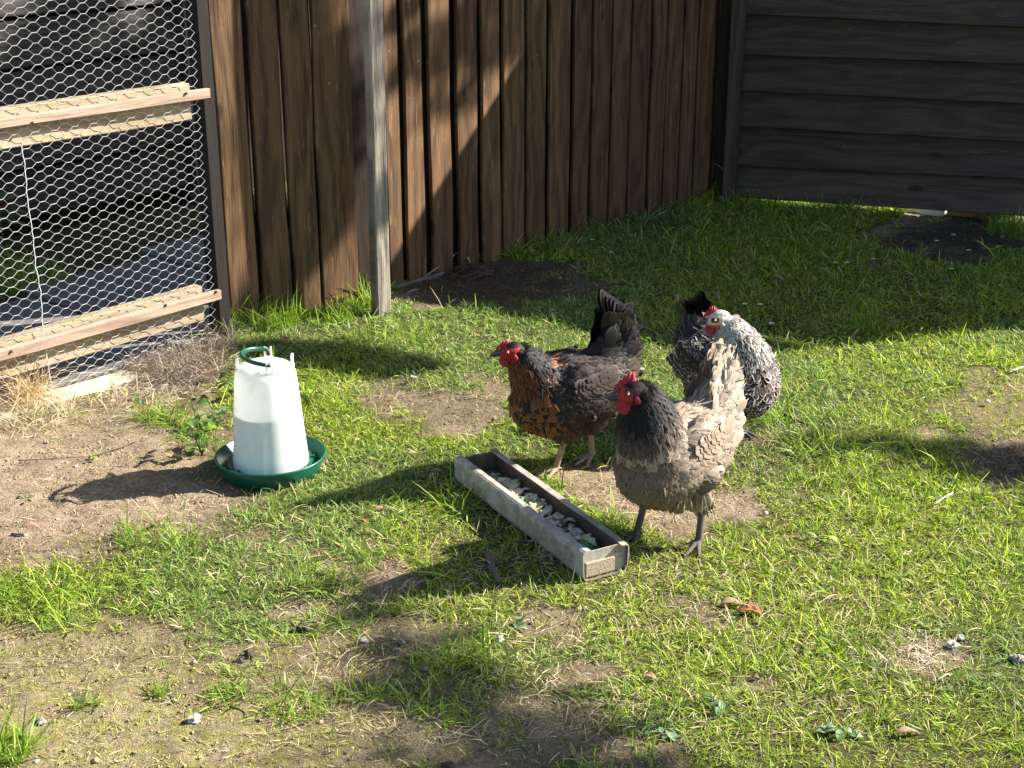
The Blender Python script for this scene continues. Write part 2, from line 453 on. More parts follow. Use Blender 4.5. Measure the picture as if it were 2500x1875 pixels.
# vertical board fence, right run
fa = V2((-.448, 5.114)); fb = V2((1.060, 6.777)); fd = (fb - fa).normalized(); fn = Vector((fd.y, -fd.x, 0))  # fn to camera side
def s_on(px, py, p, n, d):
    q = onplane(px, py, tuple(p), tuple(n)); return (Vector(q) - p).dot(d)
FH = 2.3
edgeR = [(941, 977), (990, 1035), (1050, 1103), (1117, 1168), (1178, 1223), (1231, 1283), (1288, 1336), (1341, 1391), (1400, 1441), (1445, 1488), (1492, 1535), (1539, 1583), (1589, 1621), (1624, 1659), (1662, 1694), (1700, 1738), (1748, 1764)]
t = empty('vertical_board_fence', (fa.x, fa.y, 0))
mb = MB()
for l, r_ in edgeR:
    s0 = s_on(l, 300, fa + fn * .02, fn, fd); s1 = s_on(r_, 300, fa + fn * .02, fn, fd)
    c = fa + fd * (s0 + s1) / 2 + fn * .012 + Z * (-.03 - fa.z) - fa
    board(mb, c + Z * rnd.uniform(-.01, .02), fd, Z, fn, (s1 - s0) * .95, FH + .03, .018, wob=.004, n=26)
mb.build('front_boards', M['stain'], t)
mb = MB()
k = -.12
while k < 2.25:
    board(mb, fd * k - fn * .024 + Z * (-.03), fd, Z, fn, .115, FH, .016, wob=.003, n=16); k += .123
mb.build('back_boards', M['stain_edge'], t)
mb = MB()
for hz in (.35, 1.2, 2.0):
    mb = MB(); board(mb, fd * -.1 - fn * .045 + Z * hz, Z, fd, fn, .07, 2.3, .04); mb.build('rail', M['stain_edge'], t)
tag(t, 'long brown fence of upright boards, half sunlit, running back to the dark corner', 'fence')

# short run nearer the camera
ga = V2(gnd(560, 806)); gb = V2(gnd(850, 752)); gd = (gb - ga).normalized(); gn = Vector((gd.y, -gd.x, 0))
t = empty('vertical_board_fence', (ga.x, ga.y, 0))
mb = MB()
for l, r_ in [(530, 604), (619, 688), (699, 764), (772, 860)]:
    s0 = s_on(l, 300, ga + gn * .02, gn, gd); s1 = s_on(r_, 300, ga + gn * .02, gn, gd)
    board(mb, gd * (s0 + s1) / 2 + gn * .012 + Z * -.03, gd, Z, gn, s1 - s0, FH - .2, .02, wob=.0045, n=26)
mb.build('front_boards', M['stain'], t)
mb = MB()
sE = s_on(905, 300, ga, gn, gd)
for k in np.arange(.07, sE + .06, .118): board(mb, gd * float(k) - gn * .016 + Z * -.03, gd, Z, gn, .112, FH - .22, .016, wob=.003, n=16)
mb.build('back_boards', M['stain_edge'], t)
mb = MB()
for hz in (.35, 1.2, 2.0):
    mb = MB(); board(mb, gd * .01 - gn * .045 + Z * hz, Z, gd, gn, .07, sE + .02, .04); mb.build('rail', M['stain_edge'], t)
tag(t, 'short run of four wide brown upright boards between the wire mesh and grey post', 'fence')

# grey post
pb = V2(gnd(931, 768)); 
mb = MB()
L_ = s_on(888, 0, pb, gn, gd); 
pdir = (Vector(onplane(908, 0, tuple(pb), tuple(gn))) - pb)
pdir = (pdir / pdir.z)
board(mb, pb + Z * -.05 - pdir * .0, gd, pdir, gn, .058, 1.9, .05, wob=.003, n=40, ch=.006)
o = mb.build('fence_post', M['grey_post']); tag(o, 'silvery weathered square timber post with cracked grain, in front of the brown fence', 'post')

# dark horizontal board wall
ba = V2(gnd(1797, 485)); bb = V2(gnd(2500, 552)); bd = (bb - ba).normalized(); bn = Vector((bd.y, -bd.x, 0))
if bn.y > 0: bn = -bn
t = empty('horizontal_board_fence', (ba.x, ba.y, 0))
def hfun(s): return 2.05 + .064 * s
LB = 3.22
rows = [483, 405, 309, 222, 134, 36]
zs = [onplane(1815, y, tuple(ba + bn * .02), tuple(bn))[2] for y in rows]
zs2 = [onplane(2500, y, tuple(ba + bn * .02), tuple(bn))[2] for y in (527, 437, 346, 254, 158, 68)]
step = (zs[-1] - zs[0]) / 5
while len(zs) < 26: zs.append(zs[-1] + step); zs2.append(zs2[-1] + step)
sx2 = s_on(2500, 300, ba, bn, bd)
mb = MB()
for i in range(0, 17):
    z0 = zs[i]; slope = (zs2[i] - zs[i]) / sx2
    if z0 > 1.86: break
    ay = (bd + Z * slope).normalized()
    hw = step + .030
    az = (bn + Z * .27).normalized()
    ax = az.cross(ay).normalized()
    if ax.z < 0: ax = -ax
    mm = 0
    board(mb, bd * .0 + Z * (z0 + hw / 2) + bn * (.018), ax, ay, az, hw, LB, .022, wob=.002, n=24)
mb.build('boards', M['stain_dark'], t)
mb = MB()
mb.box(bd * LB / 2 - bn * .043 + Z * (.07 + 1.0), LB - .02, .012, 1.98, Matrix.Rotation(math.atan2(bd.y, bd.x), 3, 'Z'))
mb.build('light_leak_panel', M['shade_black'], t)  # unseen panel added to stop light leaking between the boards
mb = MB()
for s_ in (1.15, 2.25, 3.18):
    mb = MB(); board(mb, bd * s_ - bn * .09 + Z * .03, bd, Z, bn, .08, 2.0, .07); mb.build('post', M['stain_dark'], t)
mb = MB()
p0 = V2(gnd(1779, 492)) - ba
board(mb, p0 + Z * -.03, bd, Z, bn, .055, 2.05, .06, wob=.001, n=20)
mb.build('corner_post', M['stain_dark'], t)
mb = MB()
board(mb, p0 + bd * -.06 - bn * .05 + Z * -.03, bd, Z, bn, .06, 2.05, .05, wob=.001, n=20)
board(mb, p0 + bd * -.13 - bn * .02 + Z * -.03, bd, Z, bn, .06, 2.05, .02, wob=.001, n=20)
mb.build('corner_filler', M['stain_edge'], t)
# capping that follows the rising top
mb = MB()
A = Z * (hfun(0)); B_ = bd * LB + Z * hfun(LB)
board(mb, A, bn, (B_ - A), Z, .09, (B_ - A).length, .04, n=12)
board(mb, A + Z * -.09 - bn * .0 + bn * -.01, Z, (B_ - A), bn, .16, (B_ - A).length, .018, n=12)
mb.build('capping', M['stain_dark'], t)
tag(t, 'almost black fence of overlapping horizontal boards at the back right, in its own shade', 'fence')
# things seen through the gap under it
mb = MB()
q = ba + bd * ((V2(gnd(2200, 524)) - ba).dot(bd)) - bn * .64 + Z * .004
mb.box(q, .36, 1.2, .04, Matrix.Rotation(math.atan2(bd.y, bd.x), 3, 'Z'))
o = mb.build('path', M['pale_concrete']); tag(o, kind='structure')
mb = MB()
q0 = ba + bd * ((V2(gnd(2305, 535)) - ba).dot(bd)) - bn * .07
board(mb, q0 + Z * .045, Z, bd, bn, .11, .30, .03)
o = mb.build('timber_offcut', M['orange_wood']); tag(o, 'fresh orange timber board seen in the gap beneath the black fence', 'timber')

# ------------------------------------------------------------------ wire netting run on the left
ma = V2((-1.491, 3.863)); mc = V2((-.957, 4.459)); md = (mc - ma).normalized(); mn = Vector((md.y, -md.x, 0))
MS0, MS1 = -1.2, .80
t = empty('netting_run_front', (ma.x, ma.y, 0))
def mz(px, py, off=0): return onplane(px, py, tuple(ma + mn * off), tuple(mn))[2]
def rail_pair(mb, s0, s1, zc0, zc1, w, th, off, r=None, n=16, wob=.002):
    A = md * s0 + Z * zc0 + mn * off; B = md * s1 + Z * zc1 + mn * off
    d = B - A
    board(mb, A, Z, d, mn, w, d.length, th, n=n, wob=wob, r=r)
sR1 = s_on(470, 290, ma, mn, md); sB1 = s_on(502, 225, ma, mn, md)
def zl(xa, ya, xb, yb):   # line through two photo points on the netting plane -> z at MS0 and s(b)
    a = Vector(onplane(xa, ya, tuple(ma), tuple(mn))) - ma; b = Vector(onplane(xb, yb, tuple(ma), tuple(mn))) - ma
    sa, sb = a.dot(md), b.dot(md); k = (b.z - a.z) / (sb - sa)
    return a.z + k * (MS0 - sa), b.z, sb
z0, z1, s1 = zl(0, 318, 470, 250)
mb = MB(); rail_pair(mb, MS0, s1, z0, z1, .115, .04, -.028, r=.6); mb.build('upper_rail', M['green_rail'], t)
z0, z1, s1 = zl(0, 300, 502, 227)
mb = MB(); rail_pair(mb, MS0, s1, z0, z1, .031, .02, .014, r=.7); mb.build('upper_batten', M['pale'], t)
z0, z1, s1 = zl(0, 884, 500, 742)
mb = MB(); rail_pair(mb, MS0, s1, z0, z1, .115, .04, -.028, r=.3); mb.build('lower_rail', M['green_rail'], t)
z0, z1, s1 = zl(0, 862, 529, 716)
mb = MB(); rail_pair(mb, MS0, s1, z0, z1, .034, .022, .015, r=.8); mb.build('lower_batten', M['pale'], t)
mb = MB()
sp_ = s_on(515, 300, ma, mn, md)
board(mb, md * (sp_ + .022) - mn * .06 + Z * -.02, md, Z, mn, .045, 2.0, .06, wob=.001)
mb.build('gap_shade_post', M['shade_black'], t)  # added post, painted black to stand in for the shaded gap by the fence
mb = MB()
for zz in (1.3, 1.95): rail_pair(mb, MS0, .62, zz + .15, zz + .15, .09, .04, -.028)
mb.build('top_rail', M['green_rail'], t)
# netting : hexagons pulled wide
HV = .0285; HP = .064          # vertical pitch, horizontal period (two columns)
mb = MB()
def nodew(s, z):
    j = mnoise.noise(Vector((s * 9, z * 9, 3))) * .004; j2 = mnoise.noise(Vector((s * 9, z * 9, 13))) * .0035
    sag = mnoise.noise(Vector((s * 2.0, z * 2.0, 30))) * .008
    jj = mnoise.noise(Vector((s * 45, z * 45, 7))) * .0036
    return md * (s + j + jj) + Z * (z + j2 + jj * .8) + mn * (.003 + abs(sag) * .5)
cols_ = int((MS1 - .02 - MS0) / (HP / 2))
def wire(p, q, r):
    d = q - p
    u = d.cross(mn).normalized() * r; v = mn * r
    return [p + u + v * .3, p - u * .5 + v, p - u * .5 - v, q + u + v * .3, q - u * .5 + v, q - u * .5 - v], [(0, 1, 4, 3), (1, 2, 5, 4), (2, 0, 3, 5)]
tw = .0155
s_lim = s_on(498, 300, ma, mn, md)
for c in range(cols_ + 1):
    s_c = MS0 + c * HP / 2
    if s_c > s_lim + .045: break
    zz = .012 + (HV / 2 if c % 2 else 0)
    while zz < 1.42:
        lim = s_lim + .02 + (.03 if zz < .2 else 0) + mnoise.noise(Vector((zz * 8, 0, 0))) * .012
        if s_c < lim:
            wr = .00080
            a = nodew(s_c - tw / 2, zz); b = nodew(s_c + tw / 2, zz)
            vs, fs = wire(a, b, wr * 1.5); mb.add(vs, fs)
            if s_c + HP / 2 < lim:
                for dz in (HV / 2, -HV / 2):
                    if zz + dz > 0:
                        vs, fs = wire(b, nodew(s_c + HP / 2 - tw / 2, zz + dz), wr); mb.add(vs, fs)
        zz += HV
# vertical selvedge wire where two strips meet
zz = 0; sv = s_on(75, 560, ma, mn, md)
while zz < .75:
    vs, fs = wire(nodew(sv + .0015 * math.sin(zz * 200), zz) + mn * .002, nodew(sv + .0015 * math.sin(zz * 200 + 4), zz + .02) + mn * .002, .0009); mb.add(vs, fs); zz += .02
netting = mb.build('wire_netting', M['wire'], t)
mb = MB()
for px, py in [(405, 745), (28, 858), (528, 712), (80, 300), (455, 228)]:
    q = Vector(onplane(px, py, tuple(ma + mn * .027), tuple(mn))) - ma
    mb = MB(); mb.ball(q, .0045, .0045, .0045, n=8); mb.build('nail', M['iron'], t)
tag(t, 'chicken wire front of the run, nailed behind two pale weathered timber rails', 'wire fence')

# old concrete edging under the netting
mb = MB()
board(mb, ma + md * MS0 + mn * .035 + Z * -.012, mn, md, Z, .10, 1.86, .04, n=40, wob=.006, ch=.008)
o = mb.build('kerb', M['kerb']); tag(o, kind='structure')
# slab path behind the netting
pa = V2(gnd(0, 775)); pbk = V2(gnd(553, 605))
mb = MB()
c0 = ma + md * MS0 - mn * .02; c1 = ma + md * 1.2 - mn * .02
wd = abs((pa - ma).dot(mn)); wd2 = abs((pbk - ma).dot(mn))
for i in range(5):
    s0 = -1.2 + i * .62
    wj = wd + (wd2 - wd) * (s0 + .3) / .8
    mb.box(ma + md * (s0 + .305) - mn * (.03 + wj / 2) + Z * -.004, .60, wj, .04, Matrix.Rotation(math.atan2(md.y, md.x), 3, 'Z'), ch=.006)
o = mb.build('slab_path', M['concrete']); tag(o, kind='structure')

# coop wall behind
ca = V2(gnd(485, 492)); cd = md.copy(); cn = mn.copy()
t = empty('coop', (ca.x, ca.y, 0))
mb = MB()
zc = [onplane(300, y, tuple(ca + cn * .02), tuple(cn))[2] for y in (262, 146, 24)]
st_ = (zc[2] - zc[0]) / 2
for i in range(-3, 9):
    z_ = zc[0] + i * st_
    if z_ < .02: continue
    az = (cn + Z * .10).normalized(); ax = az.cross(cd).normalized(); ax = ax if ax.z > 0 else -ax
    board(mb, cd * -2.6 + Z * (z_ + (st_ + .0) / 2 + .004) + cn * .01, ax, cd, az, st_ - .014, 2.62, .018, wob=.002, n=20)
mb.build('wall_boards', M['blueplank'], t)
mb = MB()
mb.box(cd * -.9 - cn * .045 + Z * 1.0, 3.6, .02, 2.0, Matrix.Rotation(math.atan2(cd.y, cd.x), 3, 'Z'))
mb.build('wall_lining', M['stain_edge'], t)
mb = MB()
sg = s_on(476, 200, ca, cn, cd)
board(mb, cd * sg + cn * .04 + Z * .05, cd, Z, cn, .10, 2.0, .04, wob=.002, n=20)
mb.build('corner_post', M['grey_post'], t)
mb = MB(); mb.ball(cd * (sg + .02) + cn * .05 + Z * .03, .12, .07, .06, n=14, rough=.35, seed=4)
mb.build('footing_stone', M['concrete'], t, smooth=True)
mb = MB(); mb.box(cd * -.9 - cn * .5 + Z * 2.06, 3.8, 1.5, .05, Matrix.Rotation(math.atan2(cd.y, cd.x), 3, 'Z'))
mb.build('roof', M['stain_edge'], t)
tag(t, 'grey weathered plank coop wall standing in shade behind the wire netting', 'chicken coop')

# ------------------------------------------------------------------ grass and other ground cover
def blades(name, P, az, L, W, lean, curl, col, tipcol, mat, label):
    """3-segment bent blades: vectorised"""
    n = len(P)
    d = np.stack([np.cos(az), np.sin(az), np.zeros(n)], 1); s = np.stack([-np.sin(az), np.cos(az), np.zeros(n)], 1)
    up = np.array([0, 0, 1.0])
    ro = NR.normal(0, .75, n)[:, None]; s = s * np.cos(ro) + (d * -.45 + up * .89) * np.sin(ro)
    lv = [0, .45, .8, 1.0]; wv = [.7, 1.0, .65, 0]
    verts = []; p = P.copy(); prev = 0
    for i, v in enumerate(lv):
        if i:
            th = lean + curl * (v - .2)
            p = p + (d * np.sin(th)[:, None] + up * np.cos(th)[:, None]) * ((v - prev) * L)[:, None]; prev = v
        if i < 3:
            verts.append(p - s * (W * wv[i] / 2)[:, None]); verts.append(p + s * (W * wv[i] / 2)[:, None])
        else: verts.append(p)
    V = np.stack(verts, 1).reshape(-1, 3)
    V[:, 2] = np.maximum(V[:, 2], gz(V[:, 0], V[:, 1]) + .0015)
    b = np.arange(n)[:, None] * 7
    Q = np.concatenate([b + np.array([[0, 1, 3, 2]]), b + np.array([[2, 3, 5, 4]])]).reshape(-1, 4)
    T = b + np.array([[4, 5, 6]])
    k = np.array([0, 0, .35, .35, .75, .75, 1.0])
    C = col[:, None, :] * (1 - k[None, :, None]) + tipcol[:, None, :] * k[None, :, None]
    o = np_obj(name, V, Q, T, mat=mat, smooth=False, cols={'col': C.reshape(-1, 3)})
    if label: tag(o, label[0], label[1], kind='stuff')
    return o

def poly_in(px, py): # inside picture with margin
    return (px > -160) & (px < 2660) & (py > 380) & (py < 2060)
def behind_fence(x, y):
    # on the camera side of all fences
    a = (x - fa.x) * fn.x + (y - fa.y) * fn.y > .012
    b = (x - ba.x) * bn.x + (y - ba.y) * bn.y > -.02
    c = ((x - ma.x) * mn.x + (y - ma.y) * mn.y > .09) | (x > -.95)
    g = ((x - ga.x) * gn.x + (y - ga.y) * gn.y > .012) | (x > gb.x)
    return a & b & c & g

M['grass'] = attr_mat('grass_blade', 'col', .55, .40, .30)
M['straw'] = attr_mat('straw_stem', 'col', .6, .15, .3)

def lawn():
    n = 60000 if QUICK else 900000
    # sample uniformly on the ground in the view trapezoid
    y = np.sqrt(NR.uniform(2.0 ** 2, 7.0 ** 2, n)); x = NR.uniform(-1, 1, n) * (y * .40 + .12)
    px, py = proj(x, y, np.zeros(n))
    ok = poly_in(px, py) & behind_fence(x, y)
    # thin with distance: keep near more dense
    keepd = np.clip((3.6 / y) ** 1.0, .35, 1)
    x = x[ok & (NR.rand(n) < keepd)]; y = y[ok & (NR.rand(n) < keepd)] if False else y[ok]
    return x, y
def lawn_points():
    n = 60000 if QUICK else 1150000
    y = np.sqrt(NR.uniform(2.0 ** 2, 7.0 ** 2, n)); x = NR.uniform(-1, 1, n) * (y * .40 + .12)
    px, py = proj(x, y, np.zeros(n))
    ok = poly_in(px, py) & behind_fence(x, y) & (NR.rand(n) < np.clip(3.4 / y, .4, 1))
    x = x[ok]; y = y[ok]
    cv, mo_, li_ = cover(x, y)
    tuft = fbm(x * 16, y * 16, 3)
    lown = fbm(x * 3.1 + 9, y * 3.1, 4)
    dens = 1 - cv
    worn = np.clip(1.62 - lown * 1.55, .32, 1)
    t2 = .62 * tuft + .38 * fbm(x * 5.5, y * 5.5, 3)
    pr = np.where(cv > .12, sstep(.42 + .22 * cv, .58 + .22 * cv, t2) * (1.0 - .35 * cv) + dens ** 2 * .45, 1) * worn + .03
    pr = np.clip(pr * 1.0, 0, 1)
    pr *= 1 - .97 * (cv > .9) * (sstep(.9, 1.0, cv))
    k = NR.rand(len(x)) < pr
    return x[k], y[k], cv[k], tuft[k], lown[k]
x, y, cv, tf, lo = lawn_points()
n = len(x)
print('blades', n)
# clump: pull blades to tuft centres, leaning outwards
cell = .034
ix = np.floor(x / cell).astype(int); iy = np.floor(y / cell).astype(int)
hx = (np.sin(ix * 127.1 + iy * 311.7) * 43758.5453) % 1; hy = (np.sin(ix * 269.5 + iy * 183.3) * 43758.5453) % 1
tx = (ix + hx) * cell; ty = (iy + hy) * cell
pull = .30 + .30 * sstep(.2, .7, cv)
ox, oy = x - tx, y - ty
x = tx + ox * (1 - pull); y = ty + oy * (1 - pull)
out = np.arctan2(oy, ox)
gust = fbm(x * 2.2, y * 2.2, 3) * 7
az = np.where(NR.rand(n) < .55, out + NR.normal(0, .6, n), gust + NR.normal(0, 1.8, n))
shade_len = sstep(5.0, 5.6, y)
L = NR.gamma(4, 1 / 4., n) * (.0195 + .009 * shade_len) * (.45 + 1.05 * tf) * (1 - .25 * cv)
pxx, pyy = proj(x, y, np.zeros(n))
# taller grass at the feet of fences
df = np.minimum(np.abs((x - fa.x) * fn.x + (y - fa.y) * fn.y), np.abs((x - ba.x) * bn.x + (y - ba.y) * bn.y) * 1.4)
dg = np.where(x < gb.x + .08, np.abs((x - ga.x) * gn.x + (y - ga.y) * gn.y), 9)
L *= 1 + 1.2 * np.exp(-(np.minimum(df, dg) / .07) ** 2) * (NR.rand(n) < .6)
L *= np.where(NR.rand(n) < .012, 2.0, 1)
W = NR.uniform(.0010, .0026, n) * (1 + .18 * (y - 3)) * (.8 + .3 * (L / .04))
lean = np.abs(NR.normal(.72, .42, n)); curl = NR.uniform(.1, 1.6, n)
# no blades through the trough, drinker
hue = NR.rand(n)[:, None]; patch = fbm(x * 1.7 + 3, y * 1.7 + 8, 4)[:, None]; val = NR.uniform(.45, 1.5, n)[:, None]
g1 = np.array([.080, .175, .018]); g2 = np.array([.35, .44, .048]); g3 = np.array([.11, .20, .09])
ca_ = g1 * (1 - hue) + g2 * hue
f3 = sstep(.48, .62, patch); ca_ = ca_ * (1 - .5 * f3) + g3 * .5 * f3
ca_ = ca_ * val
dead = (NR.rand(n) < .12 + .20 * cv)[:, None]
straw = np.array([.52, .45, .26]) * NR.uniform(.5, 1.15, n)[:, None]
ca_ = np.where(dead, straw, ca_); tip = ca_ * np.array([1.25, 1.2, 1.05])
EXCL = []   # filled: (cx, cy, half length, half width, angle)
# ------------------------------------------------------------------ trough and drinker footprints keep the grass clear
TRO = Vector((-.147, 3.337, 0)); TRE = Vector((.156, 2.795, 0)); TRW = .122
tdir = (TRE - TRO).normalized(); tper = Vector((-tdir.y, tdir.x, 0))       # tper points away from the camera side
if tper.x < 0: tper = -tper
TRL = (TRE - TRO).length
TRC = (TRO + TRE) / 2 + tper * TRW / 2
DRK = Vector((-.632, 3.425, 0))
dx = x - TRC.x; dy = y - TRC.y
ins = (np.abs(dx * tdir.x + dy * tdir.y) < TRL / 2 + .004) & (np.abs(dx * tper.x + dy * tper.y) < TRW / 2 + .004)
ins |= (x - DRK.x) ** 2 + (y - DRK.y) ** 2 < .128 ** 2
k = ~ins
x, y, az, L, W, lean, curl, ca_, tip = [v[k] for v in (x, y, az, L, W, lean, curl, ca_, tip)]
P = np.stack([x, y, gz(x, y) - .002], 1)
blades('grass', P, az, L, W, lean, curl, ca_, tip, M['grass'], ('short worn green lawn grass with bare patches and clumps', 'grass'))

def patch_blades(name, cx, cy, rx, ry, n, Lm, Wm, c1, c2, mat, label, lean0=.5, z0=0.0, inpx=True, curl0=1.0, leansd=.4):
    """cx.. in photo pixels on the ground"""
    a = NR.uniform(0, 2 * np.pi, n); r = np.sqrt(NR.rand(n))
    pts = np.array([gnd(cx + rx * rr * math.cos(aa), cy + ry * rr * math.sin(aa)) for aa, rr in zip(a, r)])
    pts[:, 2] = gz(pts[:, 0], pts[:, 1]) + z0
    h = NR.rand(n)[:, None]
    c = (np.array(c1) * (1 - h) + np.array(c2) * h) * NR.uniform(.6, 1.3, n)[:, None]
    return (pts, NR.uniform(0, 6.28, n), NR.gamma(6, 1 / 6., n) * Lm, NR.uniform(.6, 1.3, n) * Wm, np.abs(NR.normal(lean0, leansd, n)), NR.uniform(0, curl0, n), c, c * 1.15)
def merge(lst): return [np.concatenate([l[i] for l in lst]) for i in range(8)]
qf = .25 if QUICK else 1
# tall grass at the fence feet and tufts
G1, G2 = (.08, .17, .020), (.30, .40, .055)
ls = []
for cx, cy, rx, ry, n, L_, le in [(640, 790, 95, 22, 900, .085, .35), (560, 800, 40, 30, 260, .10, .5), (870, 745, 60, 16, 700, .07, .5), (860, 730, 40, 12, 160, .11, .4), (790, 775, 80, 22, 800, .05, .6),
        (1330, 590, 80, 30, 420, .08, .45), (1420, 560, 60, 22, 420, .09, .4), (1640, 480, 120, 22, 900, .085, .4), (1700, 470, 50, 12, 300, .11, .4), (1880, 490, 130, 14, 700, .06, .5),
        (2030, 520, 60, 12, 260, .06, .45), (2460, 570, 50, 14, 300, .07, .4), (1060, 655, 30, 10, 120, .05, .4),
        (1900, 1030, 50, 20, 60, .09, .5), (400, 1020, 60, 25, 260, .06, .9), (480, 1060, 50, 40, 160, .06, .9), (1480, 1290, 60, 40, 140, .045, .6),
        (420, 1330, 60, 40, 140, .05, .7), (2000, 1090, 90, 25, 260, .075, .8), (2110, 800, 60, 20, 80, .08, .4), (2370, 690, 60, 20, 60, .07, .5), (950, 830, 120, 20, 220, .075, .9), (1130, 1230, 60, 40, 160, .07, 1.0), (800, 1430, 90, 40, 300, .05, .9),
        (1140, 1600, 80, 35, 170, .04, .9), (880, 1690, 70, 25, 100, .036, 1.0), (1080, 1720, 110, 45, 260, .038, .9), (560, 1700, 70, 30, 130, .034, 1.0), (720, 1720, 100, 45, 210, .036, .9), (210, 1720, 40, 12, 60, .03, .9), (140, 1520, 60, 25, 160, .04, 1.0), (60, 1440, 120, 35, 300, .036, 1.0), (30, 1830, 60, 40, 260, .045, .8),
        (320, 1320, 40, 25, 110, .05, .5), (390, 1690, 30, 12, 60, .03, 1.0), (820, 1520, 90, 35, 180, .034, 1.0)]:
    ls.append(patch_blades('', cx, cy, rx, ry, int(n * qf), L_, .0026, G1, G2, None, None, le))
blades('tall_grass', *merge(ls), M['grass'], ('longer loose grass tufts at the fence feet and in the worn patches', 'grass'))
# straw tangle against the netting and dead litter
ls = []
S1, S2 = (.30, .22, .13), (.58, .48, .33)
for cx, cy, rx, ry, n, L_, le, z0, c1, c2 in [(60, 1010, 120, 45, 900, .075, .9, .0, S1, S2), (75, 985, 40, 20, 300, .13, .35, .0, (.36, .24, .12), (.62, .45, .25)), (300, 985, 130, 26, 520, .07, 1.1, .0, S1, S2),
        (430, 905, 120, 34, 2400, .075, 1.0, .010, (.07, .05, .035), (.42, .34, .27)), (520, 850, 60, 40, 800, .09, .8, .0, (.06, .045, .03), (.30, .24, .19)), (380, 960, 120, 24, 800, .06, 1.1, .0, (.22, .17, .12), (.55, .48, .38)),
        (150, 1080, 160, 30, 260, .04, 1.3, .0, S1, S2), (1180, 690, 250, 50, 1700, .05, 1.35, .0, (.06, .045, .03), (.20, .16, .11)), (1140, 670, 70, 22, 320, .09, 1.1, .01, (.05, .03, .02), (.16, .11, .08)),
        (2330, 590, 140, 40, 900, .045, 1.35, .0, (.05, .04, .03), (.2, .16, .12)), (2430, 1110, 120, 50, 400, .04, 1.4, .0, (.12, .09, .06), (.32, .26, .2)), (1600, 1220, 170, 70, 900, .03, 1.45, .0, (.2, .15, .1), (.45, .36, .26)),
        (1060, 1000, 160, 50, 500, .035, 1.45, .0, (.14, .1, .07), (.36, .29, .2)), (2230, 1600, 100, 45, 350, .045, 1.3, .0, (.3, .22, .14), (.6, .5, .38)), (1100, 1700, 500, 130, 600, .03, 1.45, .0, S1, S2), (220, 1250, 300, 120, 900, .028, 1.45, .0, S1, S2), (300, 1720, 500, 150, 900, .022, 1.48, .0, S1, S2),
        (1900, 1300, 600, 300, 2600, .038, 1.2, .004, S1, S2), (1500, 1600, 900, 250, 3000, .035, 1.2, .004, S1, S2), (900, 1300, 500, 180, 1500, .032, 1.25, .004, S1, S2), (1000, 900, 400, 100, 700, .032, 1.25, .004, S1, S2), (1900, 700, 500, 130, 900, .035, 1.2, .004, (.2, .16, .12), (.4, .33, .25)), (200, 1250, 330, 130, 1500, .016, 1.5, .0, (.08, .05, .03), (.2, .14, .1)), (2150, 640, 60, 15, 160, .03, .9, .0, (.2, .14, .1), (.4, .32, .25))]:
    ls.append(patch_blades('', cx, cy, rx, ry, int(n * qf), L_, .0015, c1, c2, None, None, le, z0, curl0=2.4, leansd=.35))
blades('dry_straw', *merge(ls), M['straw'], ('tangled dry straw and dead grass stems lying on the soil', 'straw'))

# shady grass behind the netting
n = int(26000 * qf)
s_ = NR.uniform(-1.3, .9, n); dd = NR.uniform(.25, 2.9, n)
pth = .9
X_ = ma.x + md.x * s_ - mn.x * dd; Y_ = ma.y + md.y * s_ - mn.y * dd
kk = (np.abs((X_ - ma.x) * mn.x + (Y_ - ma.y) * mn.y) > np.interp(s_, [0, .8], [wd, wd2]) + .02) & ((X_ - ca.x) * cn.x + (Y_ - ca.y) * cn.y > .03)
X_, Y_ = X_[kk], Y_[kk]; n = len(X_)
h = NR.rand(n)[:, None]; c = np.array(G1) * (1 - h) + np.array(G2) * h
blades('grass', np.stack([X_, Y_, gz(X_, Y_)], 1), NR.uniform(0, 6.28, n), NR.gamma(6, 1 / 6., n) * .065, NR.uniform(.003, .005, n), np.abs(NR.normal(.5, .3, n)), NR.uniform(0, 1, n), c, c * 1.2, M['grass'], ('long shaded grass growing inside the netting run', 'grass'))

